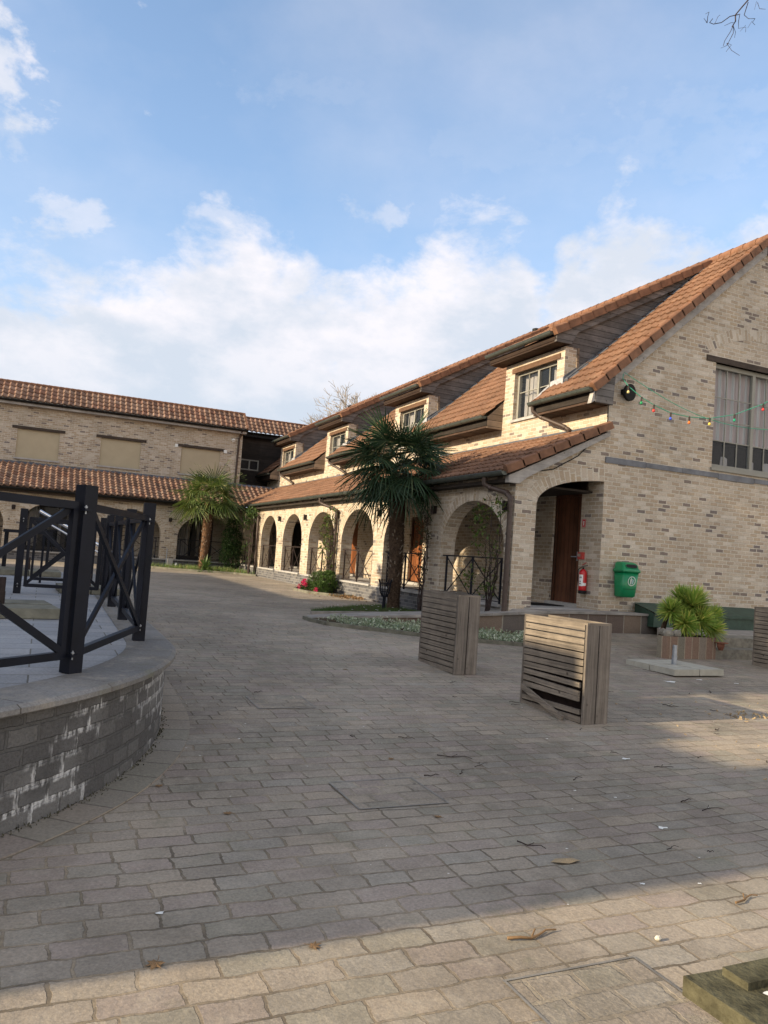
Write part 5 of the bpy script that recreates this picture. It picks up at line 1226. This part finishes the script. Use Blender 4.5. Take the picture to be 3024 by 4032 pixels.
def cyl_patch(mb, a0, a1, z0, z1, r_=.0855, n=8):
    for k in range(n): a, b = rad(a0 + (a1 - a0) * k / n), rad(a0 + (a1 - a0) * (k + 1) / n); mb.face([(r_ * math.cos(a), r_ * math.sin(a), z0), (r_ * math.cos(b), r_ * math.sin(b), z0), (r_ * math.cos(b), r_ * math.sin(b), z1), (r_ * math.cos(a), r_ * math.sin(a), z1)])
cyl_patch(mb, 170, 235, .16, .40); cyl_patch(mb, 225, 285, .17, .23, .0862); kid(mb.build('label', M_WHITE), e)
mb = MB(); cyl_patch(mb, 185, 205, .20, .225, .0864); cyl_patch(mb, 185, 205, .25, .27, .0864); cyl_patch(mb, 180, 220, .33, .345, .0864); cyl_patch(mb, 180, 215, .36, .368, .0864); kid(mb.build('label_print', M_BLACK), e)
e = tag(empty('extinguisher_sign', (RX - .004, 13.33, 2.62)), 'small red sign with a white extinguisher pictogram above the extinguisher', 'sign'); e.scale = (1, .68, .78)
mb = MB(); mb.box(-.006, -.085, -.11, 0, .085, .11); kid(mb.build('plate', M_RED), e)
mb = MB(); mb.box(-.009, -.018, -.06, -.0062, .018, .045); mb.box(-.009, -.028, .045, -.0062, .028, .06)
for a in ((-.078, -.10, -.074, .10), (.074, -.10, .078, .10), (-.078, -.10, .078, -.096), (-.078, .096, .078, .10)): mb.box(-.008, a[0], a[1], -.0062, a[2], a[3])
kid(mb.build('pictogram', M_WHITE), e)
e = tag(empty('alarm_box', (RX, 13.33, 1.92)), 'red square fire alarm call point on the brick beside the porch door', 'alarm box')
mb = MB(); mb.box(-.07, -.075, -.075, 0, .075, .075); kid(mb.build('housing', M_REDM), e)
mb = MB(); mb.box(-.073, -.02, -.02, -.0705, .06, .045); kid(mb.build('window', M_STUB), e)
mb = MB(); mb.box(9.55, 13.55, .815, 10.35, 14.3, .83); tag(mb.build('door_mat', M_MAT), 'black rubber door mat before the porch door', 'door mat')
# loudspeaker
e = tag(empty('loudspeaker', (12.95 * KB, GY, 6.08 * KB + KZ)), 'round black outdoor loudspeaker under the roof verge', 'loudspeaker')
e.scale = (.82, .82, .82); mb = MB(); mb.box(-.15, -.07, -.05, -.02, 0, .08); kid(mb.build('bracket', M_BLACK), e)
mb = MB(); n = 24
for z0, r0, z1, r1 in ((-.04, .15, -.12, .22), (-.12, .22, -.20, .22)):
    for k in range(n):
        a, b = 2 * math.pi * k / n, 2 * math.pi * (k + 1) / n
        mb.face([(r0 * .8 * math.cos(a), z0, r0 * math.sin(a)), (r0 * .8 * math.cos(b), z0, r0 * math.sin(b)), (r1 * .8 * math.cos(b), z1, r1 * math.sin(b)), (r1 * .8 * math.cos(a), z1, r1 * math.sin(a))], smooth=True)
mb.face([(.22 * .8 * math.cos(2 * math.pi * k / n), -.20, .22 * math.sin(2 * math.pi * k / n)) for k in range(n)]); mb.face([(.15 * .8 * math.cos(2 * math.pi * k / n), -.04, .15 * math.sin(2 * math.pi * k / n)) for k in range(n)])
kid(mb.build('housing', M_BLACK), e)
# festoon lights: pixel-surveyed sag, running from the gable corner out towards the viewer's right
S0 = Vector((12.68 * KB, GY - .18, 6.5 * KB + KZ))
FS = [(10.75, 12.55, 5.65), (10.87, 12.5, 5.5), (11.14, 12.4, 5.29), (11.39, 12.3, 5.15), (11.76, 12.2, 5.02), (12.18, 12.1, 4.98), (12.65, 12.0, 5.0), (13.25, 11.9, 5.15), (13.97, 11.8, 5.47), (14.56, 11.7, 5.82)]
e = tag(empty('festoon_lights', tuple(S0)), 'sagging green festoon cable with small coloured bulbs hung from the roof corner', 'string lights'); o_ = []
mb = MB(); mb.tube([tuple(S0)] + FS, .009, 6); o_.append(mb.build('cable', M_WIREG))
BC = [(1, (.65, .55, .25)), (2, (.02, .28, .10)), (3, (.65, .05, .04)), (4, (.05, .10, .60)), (5, (.75, .17, .03)), (6, (.75, .55, .10)), (7, (.0, .28, .15)), (8, (.7, .04, .04))]
for i, c in BC:
    p = FS[i]; mb = MB(); mb.tube([(p[0], p[1], p[2] + .01), (p[0], p[1], p[2] - .085)], .020, 10); so_ = mb.build('socket', M_IRONB); o_.append(so_)
    mb = MB(); mb.lathe([(.010, .0), (.018, -.015), (.030, -.038), (.029, -.054), (.016, -.068), (.002, -.072)], 12, (p[0], p[1], p[2] - .08)); b = mb.build('bulb', plain('bulb %.1f %.1f' % (c[0], c[1]), c, .25, .5, 0, .03)); b.parent = so_
adopt(e, o_)
mb = MB(); P1 = S0 + Vector((.02, 0, .03)); P2 = Vector((14.61, 11.7, 4.96)); pts = [P1.lerp(P2, t / 12) - Vector((0, 0, .35 * math.sin(math.pi * t / 12))) for t in range(13)]
mb.tube(pts, .007, 6); tag(mb.build('support_cable', M_WIREG, origin=tuple(P1)), 'thin straight green cable above the festoon lights, crossing the window', 'cable')
mb = MB(); mb.b = True; mb.tube([(12.43, 14.985, 6.05), (12.44, 14.985, 5.3), (12.3, 14.98, 5.05), (11.6, 14.98, 4.35), (10.9, 14.98, 3.95), (10.2, 14.98, 3.8)], .012, 5)
tag(mb.build('wall_cable', M_BLACK), 'thin black cable sagging down the gable brickwork to the arcade roof', 'cable')
# fire basket
e = tag(empty('fire_basket', (7.62, 16.9, gz(7.6, 16.9))), 'black iron fire basket on a post left of the big palm trunk', 'fire basket')
mb = MB(); mb.tube([(0, 0, 0), (0, 0, .3)], .04, 10); mb.tube([(0, 0, .3), (0, 0, .34)], .09, 10); kid(mb.build('post', M_IRON), e)
mb = MB()
for k in range(12):
    a = 2 * math.pi * k / 12; c_, s_ = math.cos(a), math.sin(a); mb.tube([(.07 * c_, .07 * s_, .33), (.12 * c_, .12 * s_, .42), (.135 * c_, .135 * s_, .62), (.17 * c_, .17 * s_, .72)], .009, 5)
for z, r_ in ((.42, .12), (.62, .137)): mb.tube([(r_ * math.cos(k * .5236), r_ * math.sin(k * .5236), z) for k in range(13)], .009, 5)
kid(mb.build('cage', M_IRON), e)
# wall lamps on the piers
LL = ['nearest wall lamp, partly behind the first downpipe', 'second wall lamp along the arcade piers, right of the big palm trunk', 'third wall lamp along the arcade piers, left of the big palm trunk', 'fourth wall lamp along the arcade, by the climber on the downpipe', 'fifth wall lamp along the arcade piers', 'sixth and farthest wall lamp along the right arcade']
LY = [15.33, 18.92, 22.66, 26.6, 30.32, 34.05]
def lamp(p, ax, l, g):
    e = tag(empty('wall_lamp', p), l, 'wall lamp', g); mb = MB()
    if ax == 'x': mb.box(-.03, -.07, -.09, 0, .07, .09)
    else: mb.box(-.07, -.03, -.09, .07, 0, .09)
    kid(mb.build('back_plate', M_IRONB), e); mb = MB(); o = (-.08, 0, 0) if ax == 'x' else (0, -.08, 0)
    mb.tube([(o[0], o[1], -.10), (o[0], o[1], .10)], .032, 10); kid(mb.build('lamp_tube', M_IRONB), e)
    return e
for y, l in zip(LY, LL): lamp((X0 * KB - .001, y * KB, 3.0 * KB + KZ), 'x', l, 'wall lamps on the right arcade piers')
for x, l in ((6.08, 'wall lamp on the far arcade pier left of the sunlit palm'), (2.33, 'wall lamp on the far arcade pier behind the railing panels'), (-1.36, 'wall lamp on the far arcade pier at the left edge')):
    lamp((x * KB, YF * KB - .001, 2.75 * KB + KZ), 'y', l, 'wall lamps on the far arcade piers')
e = tag(empty('socket_box', (5.12, 35.05, .44)), 'grey electrical socket box on a post at the far plinth', 'socket box')
mb = MB(); mb.box(-.02, 0, 0, .02, .04, .85); kid(mb.build('post', M_GALV), e)
mb = MB(); mb.box(.03, -.16, .12, .26, .0, .42); kid(mb.build('box', M_COPING), e)
mb = MB(); mb.lathe([(.01, 0), (.06, .03), (.07, .08), (.05, .13), (.01, .15)], 12, (.42, -.1, .1)); kid(mb.build('lamp_globe', M_WHITE), e)
e = tag(empty('security_lamp', (9.58 * KB, YU * KB, 7.68 * KB + KZ)), 'small white dome fixture high on the far block near its downpipe', 'lamp')
mb = MB(); mb.tube([(0, 0, 0), (0, -.05, 0)], .09, 12); kid(mb.build('base', M_WHITE), e); mb = MB(); mb.lathe([(.02, -.04), (.07, -.02), (.07, .03), (.02, .07)], 12, (0, -.09, 0)); kid(mb.build('dome', M_WHITE), e)

# manhole covers
def manhole(x0, y0, x1, y1, label):
    e = tag(empty('manhole_cover', ((x0 + x1) / 2, (y0 + y1) / 2, 0)), label, 'manhole cover'); o_ = []; mb = MB(); t = .012
    def G(x, y, d=.006): return (x, y, gz(x, y) + d)
    for a, b, c, d in ((x0, y0, x1, y0 + t), (x0, y1 - t, x1, y1), (x0, y0 + t, x0 + t, y1 - t), (x1 - t, y0 + t, x1, y1 - t)): mb.face([G(a, b), G(c, b), G(c, d), G(a, d)])
    o_.append(mb.build('steel_frame', M_COVER)); mb = MB(); t2 = .03
    mb.face([G(x0 + t, y0 + t, .003), G(x1 - t, y0 + t, .003), G(x1 - t, y1 - t, .003), G(x0 + t, y1 - t, .003)]); o_.append(mb.build('inset_paving', M_COB2)); adopt(e, o_)
M_COVER = plain('dull galvanised edge', (.22, .205, .18), .7, .3, .2, .3, 8, .3)
M_COB2 = brick_mat('inset setts', .215, .15, .012, PAL_COB, (.27, .235, .185), distort=.02, stain=cob_stain, coord='Object', bdist=.02, offs=.4)
manhole(1.97, 4.53, 2.62, 5.1, 'sett filled manhole cover in the middle of the yard')
manhole(2.0, 7.14, 2.58, 7.65, 'reddish manhole cover farther up the yard, level with the terrace curve')
manhole(1.77, 1.9, 2.42, 2.57, 'large manhole cover with steel frame at the bottom edge')
# stone trough block bottom right
e = tag(empty('stone_block', (2.7, 1.95, 0)), 'mossy notched stone base at the bottom right corner', 'stone base'); o_ = []
mb = MB(); mb.prism([(2.40, 2.28), (2.42, 1.35), (3.4, 1.30), (3.4, 2.24)], 'z', 0, .075); o_.append(mb.build('base_block', M_MOSS))
mb = MB(); mb.box(2.56, 2.12, .0745, 3.4, 2.24, .105); mb.box(2.70, 1.95, .0745, 3.4, 2.05, .115); mb.box(2.47, 1.35, .0745, 2.56, 1.86, .10); o_.append(mb.build('raised_edge', M_MOSS)); mb = MB(); mb.box(2.60, 1.62, .0742, 2.95, 1.80, .0765); o_.append(mb.build('painted_slot', M_BLACK)); adopt(e, o_)  # black plate laid on the stone paints the dark of a recess
mb = MB(); mb.face([(2.62 + .02 * math.cos(k), 2.085 + .012 * math.sin(k * 1.0) + .006 * math.sin(k * 3), .079) for k in (0, 1, 2, 3, 4, 5, 6)]); tag(mb.build('bird_dropping', M_DROP), 'white dropping splashed on the mossy stone base', 'bird dropping')

# litter: leaves, twigs, pebbles, droppings
def maple(loc, s_, ang, label, mat=M_LEAFD):
    x, y = loc; e = MB(); P = []
    prof = [(0, -.15), (.35, -.30), (.30, -.02), (.62, .05), (.36, .22), (.55, .62), (.2, .42), (0, .85), (-.2, .42), (-.55, .62), (-.36, .22), (-.62, .05), (-.30, -.02), (-.35, -.30)]
    c = (0, .12)
    def Z(u, v): return .03 + .30 * (u * u) * .8 - .10 * abs(v) + .05 * math.sin(u * 9)
    for k in range(len(prof)):
        a, b = prof[k], prof[(k + 1) % len(prof)]; e.face([(c[0], c[1], .10), (a[0], a[1], max(.01, Z(*a))), (b[0], b[1], max(.01, Z(*b)))])
    e.tube([(0, -.1, .06), (.05, -.4, .05), (.15, -.7, .09)], .02, 4)
    o = e.build('fallen_leaf', mat); o.location = (x, y, gz(x, y) + .004); o.rotation_euler = (0, 0, ang); o.scale = (s_,) * 3; tag(o, label, 'leaf', 'dry leaves fallen on the setts'); return o
maple((.54, 3.06), .062, 2.6, 'largest dry brown leaf, lying in the sunlit strip at the lower left')
maple((1.17, 4.63), .05, 1.0, 'dry leaf in the shade between the wall and the middle manhole')
maple((1.15, 3.02), .05, 4.0, 'dry curled leaf right of the largest one, at the shade edge')
maple((2.42, 4.3), .045, .4, 'small reddish leaf just below the middle manhole cover')
maple((2.66, 5.54), .05, 2.0, 'small dark leaf above the middle manhole cover')
maple((.84, 5.22), .045, 3.0, 'dark red leaf beside the edging stones of the terrace')
maple((.62, 5.25), .055, .9, 'olive brown leaf caught against the foot of the terrace wall')
maple((3.6, 9.0), .055, .5, 'dark curled leaf near the intact planter')
mb = MB()
P = [(-1, 0), (-.5, .32), (.1, .42), (.6, .25), (1.0, -.05), (.6, -.22), (0, -.36), (-.5, -.3)]
for k in range(8): a, b = P[k], P[(k + 1) % 8]; mb.face([(0, 0, .18), (a[0], a[1], .02 + .05 * (k % 2)), (b[0], b[1], .02 + .05 * ((k + 1) % 2))])
o = mb.build('fallen_leaf', M_CHIP); o.location = (2.78, 3.5, .004); o.scale = (.095,) * 3; o.rotation_euler = (0, 0, -.1); tag(o, 'large flat tan leaf lying alone right of centre in the foreground', 'leaf', 'dry leaves fallen on the setts')
def twig(x, y, L, a, label, curve=.1, r_=.006, mat=None):
    mb = MB(); n = 5; r_ *= .62; pts = [(L * (k / n - .5), curve * L * math.sin(k * 1.3 + x) , .008 + .004 * math.sin(k * 2.0)) for k in range(n + 1)]
    mb.tube(pts, [r_ * (1.2 - .6 * k / n) for k in range(n + 1)], 5); 
    if L > .15: mb.tube([pts[2], (pts[2][0] + L * .18, pts[2][1] + L * .14, .02)], r_ * .6, 4)
    o = mb.build('twig', mat or M_TWIG); o.location = (x, y, gz(x, y) + .004); o.rotation_euler = (0, 0, a); tag(o, label, 'twig', 'fallen twigs on the setts'); return o
twig(2.72, 3.74, .17, -.9, 'dark twig just above the large flat tan leaf'); twig(3.2, 5.5, .28, -.5, 'long thin twig below the nearest planter'); twig(2.1, 2.83, .26, .05, 'pinkish brown stick in the sunlit foreground right of centre', .06, .010, M_LEAFD)
twig(3.4, 2.85, .2, .2, 'brown stick near the lower right corner, above the mossy stone', .05, .008, M_LEAFD)
for k in range(42):
    x, y = R.choice([(R.uniform(3, 9), R.uniform(3.2, 7.5)), (R.uniform(5.8, 9.8), R.uniform(5, 9.2)), (R.uniform(3.2, 7), R.uniform(3.0, 5.5)), (R.uniform(2, 5), R.uniform(5, 9))])
    twig(x, y, R.uniform(.04, .2), R.uniform(-1.2, .9), 'small dark twig lying on the setts in the right half of the yard', R.uniform(0, .15), R.uniform(.003, .007))
mb = MB()
for k in range(75):
    x = R.gauss(7.75, .35); y = 6.5 - (x - 7.35) * .25 + R.gauss(0, .13); s_ = R.uniform(.008, .024); mb.obox((x, y, gz(x, y) + s_ * .4), rv(), Vector((0, 0, 1)).cross(rv()), (0, 0, 1), s_, s_ * .5, s_ * .35)
for k in range(90): x, y = R.uniform(5.3, 9.5), R.uniform(3.9, 7.4); s_ = R.uniform(.005, .012); mb.obox((x, y, gz(x, y) + s_ * .4), rv(), Vector((0, 0, 1)).cross(rv()), (0, 0, 1), s_, s_ * .5, s_ * .35)
tag(mb.build('wood_chips', M_CHIP), 'scattered pale wood chips on the sunny setts at the right edge', 'wood chips', kind='stuff')
mb = MB()
for k in range(1500):
    i = R.randrange(len(w0) - 1); f_ = R.random(); x, y = w0[i][0] + (w0[i + 1][0] - w0[i][0]) * f_, w0[i][1] + (w0[i + 1][1] - w0[i][1]) * f_; nx, ny = (x - CC[0]) / CR, (y - CC[1]) / CR
    if y > 7.4: nx, ny = 1, 0
    d = abs(R.gauss(0, .022)) + .004; x += nx * d; y += ny * d; leafquad(mb, (x, y, gz(x, y) + .012), rv() + Vector((0, 0, .6)), (0, 0, 1), R.uniform(.01, .03), .01)
tag(mb.build('moss', M_MOSS), 'moss and crumbs along the foot of the terrace wall', 'moss', kind='stuff')
mb = MB()
def blob(x, y, s_):
    n = 9; mb.face([(x + s_ * (1 + .5 * math.sin(k * 2.3 + x * 7)) * math.cos(2 * math.pi * k / n), y + s_ * .7 * (1 + .5 * math.cos(k * 3.1 + y * 5)) * math.sin(2 * math.pi * k / n), gz(x, y) + .005) for k in range(n)])
for x, y, s_ in ((8.21, 8.28, .08), (4.75, 5.26, .035), (3.77, 3.81, .03), (3.32, 3.07, .012), (.61, 3.46, .018), (9.35, 8.16, .04), (9.9, 7.6, .06), (8.9, 8.4, .05), (3.0, 3.15, .014), (4.4, 5.9, .012), (3.7, 4.6, .012), (3.9, 4.4, .012), (1.6, 6.2, .012)): blob(x, y, s_)
for k in range(46): blob(R.uniform(.8, 7), R.uniform(3, 8), R.uniform(.003, .009))
tag(mb.build('droppings', M_DROP), 'white bird droppings spotting the setts', 'bird droppings', kind='stuff')
mb = MB(); mb.lathe([(.001, 0), (.028, .005), (.034, .02), (.02, .04), (.001, .042)], 7, (0, 0, 0), smooth=False, ay=.75); o = mb.build('pebble', M_STONEW); o.scale = (.5, .5, .45); o.location = (2.63, 2.65, .004); tag(o, 'single white pebble in the sunlit foreground', 'pebble')
mb = MB()
for k in range(240): x, y = 8.1 + R.gauss(0, .25), 20.4 + R.gauss(0, .5); leafquad(mb, (min(x, 8.35), y, gz(x, y) + .02), rv() + Vector((0, 0, .3)), (0, 0, 1), R.uniform(.04, .09), .05)
tag(mb.build('leaf_litter', M_LEAFD), 'brown leaf litter against the plinth beside the flowering bush', 'leaf litter', kind='stuff')
